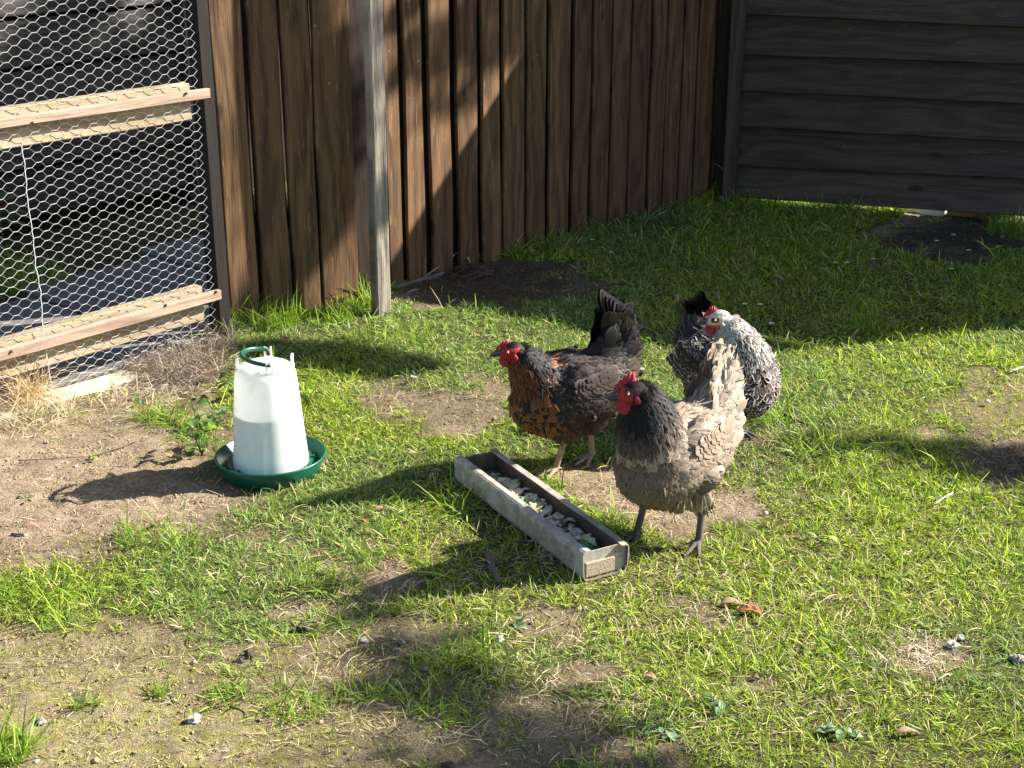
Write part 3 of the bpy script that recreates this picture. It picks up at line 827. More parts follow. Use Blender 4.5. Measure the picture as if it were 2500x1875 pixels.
# crumbs of soil
def crumbs():
    n = 3000 if QUICK else 130000
    y = np.sqrt(NR.uniform(2.0 ** 2, 5.8 ** 2, n)); x = NR.uniform(-1, 1, n) * (y * .40 + .12)
    px, py = proj(x, y, np.zeros(n)); cv, mo, li = cover(x, y)
    k = poly_in(px, py) & behind_fence(x, y) & (NR.rand(n) < cv * .95 + .03)
    x, y, li, mo = x[k], y[k], li[k], mo[k]; n = len(x)
    r = NR.gamma(1.4, .0007, n) + .0005
    O = np.array([[1, 0, 0], [-1, 0, 0], [0, 1, 0], [0, -1, 0], [0, 0, 1], [0, 0, -1]], float)
    F = np.array([[0, 2, 4], [2, 1, 4], [1, 3, 4], [3, 0, 4], [2, 0, 5], [1, 2, 5], [3, 1, 5], [0, 3, 5]])
    V = O[None] * r[:, None, None] * NR.uniform(.55, 1.45, (n, 6, 1)) * np.array([1, 1, .6])
    V = V + NR.normal(0, .25, (n, 6, 3)) * r[:, None, None]
    a = NR.uniform(0, 6.28, n); ca, sa = np.cos(a)[:, None], np.sin(a)[:, None]
    V = np.stack([V[..., 0] * ca - V[..., 1] * sa, V[..., 0] * sa + V[..., 1] * ca, V[..., 2]], 2)
    V = V + np.stack([x, y, gz(x, y) + r * .3 + .001], 1)[:, None]
    T = np.arange(n)[:, None, None] * 6 + F[None]
    h = NR.rand(n)[:, None]
    c = np.array([.14, .10, .065]) * (1 - h) + np.array([.48, .38, .27]) * h
    mf = (mo * NR.rand(n) > .35)[:, None]
    c = np.where(mf, np.array([.20, .19, .05]) * (1 - h) + np.array([.46, .41, .16]) * h, c)
    c = c * (1 - .7 * li[:, None])
    c = np.repeat(c, 6, 0)
    o = np_obj('soil_crumbs', V.reshape(-1, 3), T=T.reshape(-1, 3), mat=attr_mat('soil_crumb', 'col', .95, 0, .1), cols={'col': c})
    tag(o, 'loose crumbs and small clods of dry soil on the bare patches', 'soil', kind='stuff')
crumbs()

# ------------------------------------------------------------------ small single things lying about
def gpos(px, py, dz=0.0):
    q = gnd(px, py); return Vector((q[0], q[1], float(gz(q[0], q[1])) + dz))
def leaf_mesh(mb, c, L, W, a, tilt=.25, curl=.3, lobes=0, mi=0, n=7, cup=.25, roll=0.0):
    """a single curled leaf with a midrib"""
    vs = []; fs = []
    Mx = Matrix.Rotation(a, 3, 'Z') @ Matrix.Rotation(-tilt, 3, 'Y') @ Matrix.Rotation(roll, 3, 'X')
    for i in range(n + 1):
        t = i / n
        w = W / 2 * (math.sin(math.pi * min(1, t * .97 + .03)) ** .7)
        if lobes: w *= 1 + .38 * math.sin(t * math.pi * 2 * lobes)
        for j in (-1, -.5, 0, .5, 1):
            z = -curl * L * (t - .4) ** 2 + cup * abs(j) * w + .03 * L * math.sin(j * 5 + t * 9)
            vs.append(Vector(c) + Mx @ Vector(((t - .5) * L, j * w, z)))
    for i in range(n):
        for j in range(4): fs.append((i * 5 + j, i * 5 + j + 1, i * 5 + j + 6, i * 5 + j + 5))
    mb.add(vs, fs, mi, [(0, 0, rnd.random())] * len(vs))
def leafmat(name, c1, c2, tr=.3, rough=.5):
    m, nt, bs = newmat(name)
    tc = N(nt, 'ShaderNodeTexCoord').outputs['Object']
    c = ramp(nt, [(.35, c1), (.65, c2)], noise_n(nt, tc, 90, 4, .6)).outputs[0]
    nt.links.new(c, bs.inputs['Base Color']); bs.inputs['Roughness'].default_value = rough
    if tr:
        t = nt.nodes.new('ShaderNodeBsdfTranslucent'); nt.links.new(c, t.inputs[0])
        ms = nt.nodes.new('ShaderNodeMixShader'); ms.inputs[0].default_value = tr
        nt.links.new(bs.outputs[0], ms.inputs[1]); nt.links.new(t.outputs[0], ms.inputs[2]); nt.links.new(ms.outputs[0], nt.nodes['Material Output'].inputs[0])
    return m
M['deadleaf'] = leafmat('dead_leaf', (.18, .10, .06), (.34, .21, .14), .15, .7)
M['redleaf'] = leafmat('russet_leaf', (.25, .08, .03), (.40, .15, .06), .2, .6)
M['greenleaf'] = leafmat('green_leaf', (.05, .13, .025), (.11, .22, .045), .35, .45)
M['limeleaf'] = leafmat('bright_young_leaf', (.20, .34, .03), (.32, .46, .06), .45, .5)
M['greyleaf'] = leafmat('grey_green_leaf', (.08, .15, .06), (.16, .25, .11), .25, .6)
M['white'] = simple('white_petal', (.85, .85, .82), .6)
M['yellow'] = simple('flower_centre', (.75, .55, .05), .6)
M['chalk'] = simple('pale_stone', (.50, .46, .39), .8, .25, 120, b=.6, bscale=250)
M['dung'] = simple('dark_dropping', (.05, .035, .028), .8, .5, 180, b=1.0, bscale=300)
M['dungw'] = simple('pale_dropping', (.26, .24, .22), .8, .6, 160, b=.8, bscale=300)
M['twig'] = simple('twig_bark', (.13, .09, .06), .9, .35, 200, b=.8, bscale=300)

DL = [(1895, 690, .06, .038, 2.6, 'deadleaf', 'grey-brown curled leaf on the shaded lawn, in front of the dark fence corner'),
      (2045, 668, .034, .02, 2.0, 'deadleaf', 'small tan leaf beside two daisies on the shaded lawn'),
      (2077, 512, .035, .022, 1.2, 'deadleaf', 'dull brown leaf standing in the grass under the black fence, left of the bright gap'),
      (2450, 592, .03, .022, .3, 'deadleaf', 'reddish leaf at the right end of the dark soil patch under the black fence'),
      (1832, 1497, .055, .035, -.3, 'redleaf', 'russet-red leaf lit by the sun in the grass to the right of the trough end'),
      (1785, 1478, .05, .022, .1, 'deadleaf', 'pale tan leaf just left of the russet leaf'),
      (1590, 1655, .035, .014, -.4, 'deadleaf', 'small pinkish-brown leaf on thin soil below the trough end'),
      (2215, 1798, .05, .016, .15, 'deadleaf', 'long pale brown leaf near the bottom right'),
      (1011, 1128, .035, .02, .4, 'deadleaf', 'brown leaf lying in the black hen\'s shadow, left of the trough'),
      (893, 1290, .028, .018, 1.9, 'redleaf', 'small dark red leaf between the drinker and the trough, near the shadow edge'),
      (75, 1300, .05, .022, .1, 'deadleaf', 'tan crescent leaf on bare soil at the far left edge'),
      (398, 1284, .04, .024, 1.1, 'deadleaf', 'pale torn leaf on the soil below the drinker shadow'),
      (700, 843, .045, .028, 1.5, 'deadleaf', 'upright pale brown leaf stuck in the grass behind the drinker'),
      (275, 1178, .03, .02, .2, 'deadleaf', 'small beige leaf left of the drinker, above its shadow'),
      (415, 1125, .05, .02, -.5, 'deadleaf', 'pinkish curled leaf at the foot of the leafy weed by the drinker'),
      (930, 1262, .03, .02, .6, 'deadleaf', 'light brown leaf crumb in the lit grass left of the trough')]
for px, py, L_, W_, a, mt, lab in DL:
    mb = MB(); leaf_mesh(mb, (0, 0, 0), L_, W_, a, rnd.uniform(-.2, .3), .6, lobes=0 if W_ < .03 else 3, cup=.5)
    o = mb.build('dead_leaf', M[mt], smooth=True); o.location = gpos(px, py, .012 + (.012 if py < 1400 else 0)); tag(o, lab, 'leaf', 'dead leaves scattered on the lawn')
for px, py, lab in [(2040, 651, 'daisy bud left of a pair on the shaded lawn, above a tan leaf'), (2068, 651, 'daisy right of the pair above the tan leaf, widest open'), (2132, 643, 'single daisy in the shade, right of the daisy pair'),
                    (2322, 536 + 130, 'daisy in the shade on the far right below the dark soil patch'), (1818, 752, 'small white daisy just right of the silver hen\'s head'), (1856, 753, 'round white daisy further right of the silver hen\'s head'),
                    (1883, 799, 'lone white daisy right of the silver hen\'s neck'), (1445, 592, 'daisy in long grass close to the brown fence'), (1492, 623, 'small daisy on the shaded lawn below the daisy in long grass'),
                    (2364, 620, 'white daisy at the lower edge of the dark soil patch'), (2286, 598, 'tiny daisy in the middle of the dark soil patch')]:
    t = empty('daisy', gpos(px, py, .018)); s_ = 1.0
    mb = MB()
    for i in range(13):
        a = i * 2 * math.pi / 13 + rnd.uniform(-.1, .1); leaf_mesh(mb, Vector((math.cos(a), math.sin(a), .15)) * .0065, .0095, .0036, a, .25, .2, n=3)
    mb.build('petals', M['white'], t, smooth=True)
    mb = MB(); mb.ball((0, 0, .001), .0032, .0032, .002, n=8); mb.build('centre', M['yellow'], t, smooth=True)
    tag(t, lab, 'daisy', 'daisies in the shaded lawn')
ST = [(1220, 1560, .022, 'chalk', 'flat white stone chip on soil, below the middle of the picture'), (475, 1757, .03, 'chalk', 'large crusty white stone on the mossy soil, bottom left'), (90, 1863, .012, 'chalk', 'round pale pebble in the bottom left corner'),
      (2325, 1590, .028, 'chalk', 'pair-lobed white stone in the grass on the right'), (2345, 1570, .018, 'chalk', 'smaller white stone touching the lobed one'), (2480, 1625, .03, 'dungw', 'chunky pale lump at the right edge'), (740, 1535, .032, 'dung', 'dark knobbly dropping in a grass tuft, left of the bottom centre'),
      (610, 1598, .024, 'dung', 'dark brown dropping on moss, left of centre at the bottom'), (585, 1612, .018, 'dung', 'smaller dark dropping touching the brown one'), (185, 1140, .013, 'chalk', 'small white stone on bare soil left of the drinker'), (113, 1085, .014, 'dungw', 'pale grey stone on soil under the straw at the left'),
      (860, 1828, .008, 'chalk', 'tiny white chip on soil at the bottom'), (983, 1568, .012, 'dungw', 'grey-white dropping on shaded soil below the centre'), (885, 1565, .022, 'dungw', 'dark and white dropping on shaded soil below the centre'), (1037, 1633, .014, 'dungw', 'whitish speckled dropping at the foot of a grass tuft, bottom centre'),
      (1007, 938, .022, 'dungw', 'pale lump in the grass left of the black hen\'s head'), (1366, 686, .014, 'dungw', 'white-grey dropping on the dark soil patch in front of the brown fence'), (1350, 770, .014, 'dungw', 'white-grey dropping on shaded lawn, left of the black hen\'s tail'), (1612, 722, .012, 'dungw', 'whitish dropping between the black tail and the silver hen'),
      (955, 812, .022, 'dungw', 'white crumbled dropping in bright grass in front of the grey post'), (1090, 868, .012, 'chalk', 'white chip in bright grass above the black hen\'s head'), (1567, 912, .018, 'chalk', 'broken white shell piece in bright grass behind the grey-brown hen'), (2410, 995, .018, 'chalk', 'white chip on the yellow moss at the right'),
      (1480, 1190 + 40, .010, 'chalk', 'tiny white chip on soil between the grey-brown hen\'s legs'), (2325, 582, .02, 'dungw', 'white-flecked lump on the dark soil patch at the back right'), (1540, 1225, .008, 'chalk', 'speck of white grit left of the hen\'s left foot'),
      (980, 1500, .018, 'deadleaf', 'rounded brown clod in grass, below the shadow edge'), (1845, 1655, .014, 'deadleaf', 'pinkish clod in the grass at the lower right'), (100, 1765, .02, 'dungw', 'grey crusty lump on moss at the bottom left'), (1090, 1870, .02, 'dung', 'dark spiky dropping at the bottom edge of the picture')]
for i, (px, py, r, mt, lab) in enumerate(ST):
    r *= .82
    mb = MB()
    kx = rnd.uniform(.7, 1.0); mb.ball((0, 0, 0), r * .5, r * .5 * kx, r * .32, Matrix.Rotation(rnd.uniform(0, 6), 3, 'Z'), n=14, rough=.8, seed=i + 3)
    if mt in ('dung', 'dungw'):
        for j in range(3): mb.ball((rnd.uniform(-1, 1) * r * .45, rnd.uniform(-1, 1) * r * .45, rnd.uniform(-.1, .25) * r), r * .3, r * .25, r * .2, n=10, rough=.8, seed=i * 5 + j)
    nm = 'stone' if mt == 'chalk' else ('dropping' if mt.startswith('dung') else 'clod')
    o = mb.build(nm, M[mt], smooth=mt != 'chalk'); o.location = gpos(px, py, r * .16 + .004 + (.01 if py < 1000 else 0)); tag(o, lab, nm)
for pts, r, mt, lab in [([(2278, 1236), (2325, 1208)], .0035, 'chalk', 'short straight white stick in the grass at the right'), ([(1196, 1370), (1203, 1400), (1218, 1432)], .009, 'twig', 'thick dark bark stick lying in the trough shadow'),
                        ([(1915, 1013), (1945, 1030), (1975, 1040)], .006, 'twig', 'crooked dark twig in front of the silver hen'), ([(2460, 920), (2500, 905)], .004, 'chalk', 'pale straw stick at the right edge near the yellow moss'),
                        ([(45, 1127), (130, 1122), (215, 1118)], .0018, 'twig', 'thin dry stem on the bare soil at the left'), ([(215, 1120), (290, 1098), (335, 1080)], .002, 'twig', 'thin forked twig on bare soil left of the leafy weed'),
                        ([(2400, 1110), (2440, 1140), (2500, 1160)], .003, 'twig', 'long thin stem over the dark soil at the right')]:
    q = [gpos(a, b, r + .004) for a, b in pts]; mb = MB()
    c = q[0].copy()
    pp = [p - c for p in q]; fine = []
    for i in range(len(pp) - 1):
        for k_ in range(5): fine.append(pp[i].lerp(pp[i + 1], k_ / 5) + Vector((rnd.uniform(-1, 1), rnd.uniform(-1, 1), rnd.uniform(-.3, .6))) * r * .5)
    fine.append(pp[-1])
    rr = [r * (1 - .4 * i / len(fine)) * rnd.uniform(.8, 1.15) for i in range(len(fine))]
    mb.tube(fine, rr, 6); o = mb.build('stick', M[mt], smooth=True); o.location = c; tag(o, lab, 'stick')

# leafy weeds
def weed(px, py, n, size, mats, lab, h=.06, spread=.6, nm='weed'):
    t = empty(nm, gpos(px, py))
    if h <= .03: size *= .72
    ms = MB(); ml = MB()
    for i in range(n):
        a = rnd.uniform(0, 6.28); k_ = rnd.uniform(.3, 1)
        top = Vector((math.cos(a) * h * spread * k_, math.sin(a) * h * spread * k_, h * rnd.uniform(.3, 1)))
        ms.tube([(0, 0, 0), top * .5 + Z * h * .1, top], [.0013, .001, .0008], 4)
        s_ = size * rnd.uniform(.55, 1.15)
        d = Vector((math.cos(a), math.sin(a), 0))
        leaf_mesh(ml, top + d * s_ * .4, s_, s_ * .62, a + rnd.uniform(-.5, .5), rnd.uniform(-.5, .5), .5, mi=rnd.randrange(len(mats)), cup=.2, roll=rnd.uniform(-.4, .4))
    ms.build('stems', M['greenleaf'], t); ml.build('leaves', [M[m] for m in mats], t, smooth=True)
    tag(t, lab, 'weed'); return t
weed(492, 1105, 20, .036, ['limeleaf', 'greenleaf', 'greenleaf'], 'bright leafy nettle-like weed on the soil just left of the drinker tray', .10, .5)
weed(530, 1040, 12, .036, ['greenleaf', 'greyleaf'], 'dark green weed in the drinker shade, behind the bright weed', .07, .6)
weed(590, 960, 8, .045, ['greenleaf'], 'broad-leaved dark weed between the drinker top and the straw heap', .08, .6)
weed(340, 985, 6, .03, ['limeleaf', 'greyleaf'], 'small pale weed at the foot of the straw heap', .03, .9)
weed(750, 975, 7, .05, ['limeleaf', 'greenleaf'], 'lime-green long leaf weed right of the drinker jar', .05, .8)
weed(225, 1125, 5, .022, ['limeleaf'], 'tiny pale sprout on the bare soil at the left', .02, .8)
weed(65, 1215, 6, .022, ['limeleaf', 'greyleaf'], 'small sprout on bare soil at the far left', .02, 1.0)
weed(2003, 1322, 5, .032, ['limeleaf'], 'bright yellow-green leaf cluster in the lit lawn to the right of the hens', .03, .8)
weed(1255, 1530, 6, .04, ['greyleaf'], 'grey-green rosette on soil below the trough', .02, 1.0)
weed(1615, 1780, 8, .04, ['greyleaf'], 'grey-green broad rosette near the bottom, right of centre', .02, 1.2)
weed(1760, 1720, 7, .035, ['greyleaf', 'greenleaf'], 'bluish rosette weed to the right of the bottom rosette', .02, 1.2)
weed(2050, 1790, 7, .04, ['greyleaf'], 'flat grey-green rosette in the lower right lawn', .02, 1.1)
weed(1560, 545, 26, .026, ['greyleaf'], 'blue-green mat of ground weed at the foot of the brown fence near the corner', .055, 1.1)
weed(1610, 548, 22, .024, ['greyleaf'], 'second blue-green weed clump, nearer the fence corner', .05, 1.1)
weed(1850, 484, 9, .028, ['greenleaf'], 'slender leafy weed climbing the left end of the black fence', .14, .35)
weed(1385, 1215, 3, .03, ['limeleaf'], 'small lime leaf lying on the grass behind the trough', .015, 1.0)
# dead bulb leaf by fence
t = empty('dead_plant', gpos(1150, 665)); mb = MB()
q = [gpos(1150, 660, .03) - t.location, gpos(1130, 650, .07) - t.location, gpos(1090, 665, .05) - t.location, gpos(1030, 695, .02) - t.location]
for i in range(3):
    mb.tube([q[i], q[i + 1]], [.004 + .003 * i, .007 + .003 * min(i, 1)] if i < 2 else [.011, .001], 6, sq=.3)
mb.build('wilted_leaf', simple('wilted_leaf_skin', (.30, .26, .14), .6, .3, 60), t, smooth=True)
mb = MB(); mb.tube([(0, 0, 0), (.005, 0, .05), (.0, 0, .09), (.02, 0, .115), (.035, 0, .115)], [.006, .004, .003, .002, .001], 5)
for i in range(14):
    a = rnd.uniform(0, 6.28); mb.tube([(0, 0, .01), (math.cos(a) * .03, math.sin(a) * .03, .03), (math.cos(a) * .09, math.sin(a) * .06, .004)], [.004, .003, .001], 5)
mb.build('stalks', simple('dead_stalk', (.10, .055, .035), .8, .4, 100), t, smooth=True)
tag(t, 'wilted plant with one long drooping leaf at the foot of the brown fence', 'dead plant')
# red flower pot-ish bloom behind netting
t = empty('flower', Vector(tuple(gnd(12, 620))) )
mb = MB()
bz = onplane(12, 500, tuple(gnd(12, 620)), (0, 1, 0))[2]
for i in range(9):
    a = i * .7; leaf_mesh(mb, (math.cos(a) * .02, math.sin(a) * .02, bz), .05, .035, a, .7, .4)
mb.build('bloom', simple('red_petal', (.55, .01, .03), .5), t, smooth=True)
mb = MB(); mb.tube([(0, 0, 0), (0, 0, bz)], .004, 5)
for i in range(9):
    a = i * .8; leaf_mesh(mb, (math.cos(a) * .05, math.sin(a) * .05, bz * rnd.uniform(.55, 1.15)), .10, .06, a, .2, .4)
mb.build('foliage', M['greyleaf'], t, smooth=True)
tag(t, 'red bloom with pale green leaves behind the wire at the far left', 'flower')

# ------------------------------------------------------------------ drinker
def plastic(name, c, rough=.35, transl=0.0, alpha=0.0, var=.05):
    m, nt, bs = newmat(name)
    tc = N(nt, 'ShaderNodeTexCoord').outputs['Object']
    n = noise_n(nt, tc, 40, 5, .7)
    r = ramp(nt, [(.35, [v * (1 - var) for v in c]), (.65, [min(1, v * (1 + var)) for v in c])], n)
    nt.links.new(r.outputs[0], bs.inputs['Base Color']); bs.inputs['Roughness'].default_value = rough
    out = bs.outputs[0]
    if transl:
        t = nt.nodes.new('ShaderNodeBsdfTranslucent'); nt.links.new(r.outputs[0], t.inputs[0])
        ms = nt.nodes.new('ShaderNodeMixShader'); ms.inputs[0].default_value = transl
        nt.links.new(out, ms.inputs[1]); nt.links.new(t.outputs[0], ms.inputs[2]); out = ms.outputs[0]
    if alpha:
        t = nt.nodes.new('ShaderNodeBsdfTransparent'); ms = nt.nodes.new('ShaderNodeMixShader'); ms.inputs[0].default_value = alpha
        nt.links.new(out, ms.inputs[1]); nt.links.new(t.outputs[0], ms.inputs[2]); out = ms.outputs[0]
    nt.links.new(out, nt.nodes['Material Output'].inputs[0])
    return m
M['green_plastic'] = plastic('green_plastic', (.004, .085, .055), .35, .12)
M['jar'] = plastic('milky_plastic', (.88, .88, .86), .3, .42, .16, .02)
def grime(m, scale, c, lo=.66):
    nt = m.node_tree; bs = nt.nodes['Principled BSDF']; tc = N(nt, 'ShaderNodeTexCoord').outputs['Object']
    v = N(nt, 'ShaderNodeTexVoronoi'); v.inputs['Scale'].default_value = scale; nt.links.new(tc, v.inputs['Vector'])
    f = ramp(nt, [(.0, (1, 1, 1)), (.06, (1, 1, 1)), (.10, (0, 0, 0))], v.outputs['Distance']).outputs[0]
    s = N(nt, 'ShaderNodeSeparateColor'); nt.links.new(v.outputs['Color'], s.inputs[0]); f = math_n(nt, 'MULTIPLY', f, math_n(nt, 'GREATER_THAN', s.outputs[0], lo))
    n = ramp(nt, [(.60, (0, 0, 0)), (.72, (1, 1, 1))], noise_n(nt, mapping(nt, tc, (22, 22, 5)), 1.0, 5, .7)).outputs[0]
    sp = N(nt, 'ShaderNodeSeparateXYZ'); nt.links.new(tc, sp.inputs[0])
    lowf = ramp(nt, [(.0, (1, 1, 1)), (.10, (.25, .25, .25)), (.3, (.12, .12, .12))], math_n(nt, 'MULTIPLY', sp.outputs[2], 1.0)).outputs[0]
    f = math_n(nt, 'MAXIMUM', math_n(nt, 'MULTIPLY', f, .75), math_n(nt, 'MULTIPLY', n, math_n(nt, 'MULTIPLY', lowf, .55)))
    src = bs.inputs['Base Color'].links[0].from_socket
    o = mix(nt, f, src, c)
    for l in list(src.links):
        if l.to_node != o.node: nt.links.new(o, l.to_socket)
grime(M['jar'], 55, (.25, .24, .17), .82); grime(M['green_plastic'], 60, (.16, .15, .09), .6)
M['water'] = plastic('water_in_jar', (.70, .80, .81), .15, .3)
t = empty('poultry_drinker', DRK, rad(-8))
mb = MB()
mb.lathe([(.0, .004), (.118, .004), (.124, .008), (.139, .046), (.1415, .048), (.1435, .047), (.1445, .044), (.128, .004), (.122, -.004), (0, -.004)], n=64)
mb.build('tray', M['green_plastic'], t, smooth=True)
mb = MB()
mb.lathe([(.098, .006), (.1, .026), (.103, .028), (.113, .026), (.115, .022), (.117, .006)], n=64)
for a in (-75, 20, 140, 235):
    mb.box((math.cos(rad(a)) * .108, math.sin(rad(a)) * .108, .029), .012, .01, .006, Matrix.Rotation(rad(a), 3, 'Z'))
mb.build('locking_ring', M['green_plastic'], t, smooth=False)
mb = MB(); mb.lathe([(0, .017), (.1335, .017)], n=48)
wm, nt_, bs_ = newmat('clear_water'); bs_.inputs['Base Color'].default_value = (.02, .07, .06, 1); bs_.inputs['Roughness'].default_value = .04; bs_.inputs['Alpha'].default_value = .45
mb.build('water_surface', wm, t)
JP = [(.0995, .010), (.0985, .03), (.096, .06), (.0905, .12), (.086, .18), (.0815, .23), (.079, .262), (.0775, .272), (.0725, .283), (.064, .291), (.050, .297), (.03, .301), (.001, .303)]
mb = MB(); mb.lathe(JP, n=64); 
mb.lathe([(.0995, .016), (.104, .015), (.104, .011), (.0995, .011)], n=64)
jar = mb.build('jar', M['jar'], t, smooth=True)
mb = MB(); mb.lathe([(.001, .012), (.0955, .012), (.0935, .06), (.088, .12), (.0850, .168), (.001, .168)], n=48); mb.build('water', M['water'], t, smooth=False)
LUG = [(math.radians(100), .064), (math.radians(-62), .066), (math.radians(10), .07), (math.radians(195), .07)]
for a, r in LUG:
    mb = MB()
    for k_ in (-1, 1):
        c = Vector((math.cos(a) * r, math.sin(a) * r, .302)) + Vector((-math.sin(a), math.cos(a), 0)) * .008 * k_
        if k_ == 1 or True: mb.box(c, .006, .0045, .036, Matrix.Rotation(a, 3, 'Z'), ch=.001)
    mb.box(Vector((math.cos(a) * r, math.sin(a) * r, .288)), .008, .022, .012, Matrix.Rotation(a, 3, 'Z'), ch=.001)
    mb.build('lug', M['jar'], t)
mb = MB()
P1 = Vector((math.cos(LUG[0][0]) * .064, math.sin(LUG[0][0]) * .064, .312)); P2 = Vector((math.cos(LUG[1][0]) * .066, math.sin(LUG[1][0]) * .066, .312))
mid = (P1 + P2) / 2; hv = (P1 - P2) / 2; lat = Vector((-hv.y, hv.x, 0)).normalized()
if lat.x > 0: lat = -lat
pts = [mid + hv * math.cos(a_) + lat * math.sin(a_) * .068 + Z * .012 * math.sin(a_) for a_ in np.linspace(0, math.pi, 28)]
mb.tube(pts, [.0042] * 28, 8, sq=1.5)
mb.tube([P1 - Z * .0 + hv.normalized() * .006, P1 - hv.normalized() * .012], .004, 8); mb.tube([P2 - hv.normalized() * .006, P2 + hv.normalized() * .012], .004, 8)
mb.build('bail_handle', M['green_plastic'], t, smooth=True)
tag(t, 'white plastic water drinker half full, in a round green tray with green handle', 'poultry drinker')

# ------------------------------------------------------------------ trough
def trough_mat(name, base, dirt_c):
    m, nt, bs = newmat(name)
    tc = N(nt, 'ShaderNodeTexCoord').outputs['Object']
    n = noise_n(nt, tc, 14, 6, .65); n2 = noise_n(nt, tc, 160, 4, .7)
    c = ramp(nt, [(.3, [v * .8 for v in base]), (.7, [v * 1.15 for v in base])], math_n(nt, 'ADD', math_n(nt, 'MULTIPLY', n, .6), math_n(nt, 'MULTIPLY', n2, .4))).outputs[0]
    f = ramp(nt, [(.47, (0, 0, 0)), (.55, (1, 1, 1))], noise_n(nt, tc, 13, 8, .8)).outputs[0]
    c = mix(nt, math_n(nt, 'MULTIPLY', f, .62), c, dirt_c)
    nt.links.new(c, bs.inputs['Base Color']); bs.inputs['Roughness'].default_value = .62
    bump(nt, bs, n2, .35, .002); return m
M['trough'] = trough_mat('dirty_grey_plastic', (.36, .335, .30), (.15, .11, .075))
M['trough_in'] = trough_mat('caked_inner_wall', (.12, .085, .06), (.20, .16, .12))
TH = .072; ang = math.atan2(tdir.y, tdir.x)
t = empty('feed_trough', TRC + Z * .002, ang)      # local x along, local y across
hw = TRW / 2; lip = .021
sgn = 1 if (Matrix.Rotation(ang, 3, 'Z') @ Vector((0, 1, 0))).dot(tper) > 0 else -1
outer = [(-hw + lip, TH), (-hw + .008, TH + .0005), (-hw + .002, TH - .003), (-hw, TH - .011), (-hw + .002, .014), (-hw + .006, .005), (-hw + .014, .001)]
outer = outer + [(-a, b) for a, b in outer[::-1]]
th = .0028
inner = []
for i, (a, b) in enumerate(outer):
    p0 = Vector(outer[max(i - 1, 0)]); p1 = Vector(outer[min(i + 1, len(outer) - 1)]); d = (p1 - p0).normalized(); nrm = Vector((-d.y, d.x))
    inner.append((a + nrm.x * th, b + nrm.y * th))
ring = outer + inner[::-1]
mb = MB(); nx_ = 40; k_ = len(ring); vs = []; fs = []; mi = []
for i in range(nx_ + 1):
    X = -TRL / 2 + TRL * i / nx_
    wv = 1 + mnoise.noise(Vector((X * 6, 1, 1))) * .012
    endsag = -.004 * math.exp(-((X - TRL / 2) / .03) ** 2)
    for j, (a, b) in enumerate(ring):
        bb = b + (mnoise.noise(Vector((X * 7, a * 20, 2))) * .0018 if b > .05 else 0) + (endsag * math.sin((a / hw) * 1.5) if b > .05 else 0)
        vs.append((X, a * wv, bb))
for i in range(nx_):
    for j in range(k_):
        fs.append((i * k_ + j, i * k_ + (j + 1) % k_, (i + 1) * k_ + (j + 1) % k_, (i + 1) * k_ + j))
fs.append(tuple(range(len(outer)))[::-1] if False else tuple([j for j in range(k_)]))
mb.add(vs, fs[:-1], 0)
for e in (0, nx_):   # close the thin rim of the sheet at both ends
    for j in range(len(outer) - 1):
        a = e * k_ + j; b = e * k_ + j + 1; c = e * k_ + (k_ - 2 - j); d = e * k_ + (k_ - 1 - j); mb.f.append((a, b, c, d)); mb.m.append(0)
# faces of the inner skin get the caked material
for fi, f in enumerate(mb.f):
    js = [v % k_ for v in f]
    if all(j >= len(outer) for j in js) and len(f) == 4: mb.m[fi] = 1
mb.build('channel', [M['trough'], M['trough_in']], t, smooth=False)
for e, xx in ((0, -TRL / 2 + .006), (1, TRL / 2 - .012)):
    mb = MB(); pr = [(a * .97, b * .985 + .001) for a, b in outer]
    pr = [(a, b) for a, b in pr if b < TH * .97]
    pr = [(-hw * .97, TH * .93)] + pr[1:-1] + [(hw * .97, TH * .93)] if True else pr
    vs = [(xx - .0015, a, b) for a, b in pr] + [(xx + .0015, a, b) for a, b in pr]; m_ = len(pr)
    fs = [tuple(range(m_)), tuple(range(m_, 2 * m_))[::-1]] + [(i, (i + 1) % m_, m_ + (i + 1) % m_, m_ + i) for i in range(m_)]
    mb.add(vs, fs); mb.build('end_plate', M['trough'] if e else M['trough_in'], t)
mb = MB()
mb.box((TRL / 2 - .007, -.012 * sgn, .026), .007, TRW * .62, .034, ch=.001); mb.build('caked_dirt', simple('caked_mud', (.36, .28, .20), .95, .4, 250, b=1.0, bscale=400), t)
tag(t, 'long grey dirt-stained trough with chopped cabbage inside, lying diagonally on the grass', 'feed trough')
# cabbage in it
mb = MB(); mats = [leafmat('cabbage_white', (.66, .62, .46), (.84, .80, .64), .3, .45), leafmat('cabbage_pale', (.56, .55, .30), (.74, .70, .45), .3, .5), leafmat('cabbage_green', (.07, .20, .04), (.15, .32, .07), .3, .45), M['trough_in']]
R3 = Matrix.Rotation(ang, 3, 'Z')
hgt = lambda u: .012 + .012 * math.exp(-((u + .02) / .16) ** 2)
vs = []; fs = []
for i in range(31):
    for j in range(7):
        u = -TRL / 2 + .02 + (TRL - .05) * i / 30; v = (j / 3 - 1) * (hw - .008)
        vs.append((u, v, .010 + hgt(u) * (.5 + mnoise.noise(Vector((u * 40, v * 40, 0))))))
for i in range(30):
    for j in range(6): fs.append((i * 7 + j, (i + 1) * 7 + j, (i + 1) * 7 + j + 1, i * 7 + j + 1))
mb.add([R3 @ Vector(p) for p in vs], fs, 3)
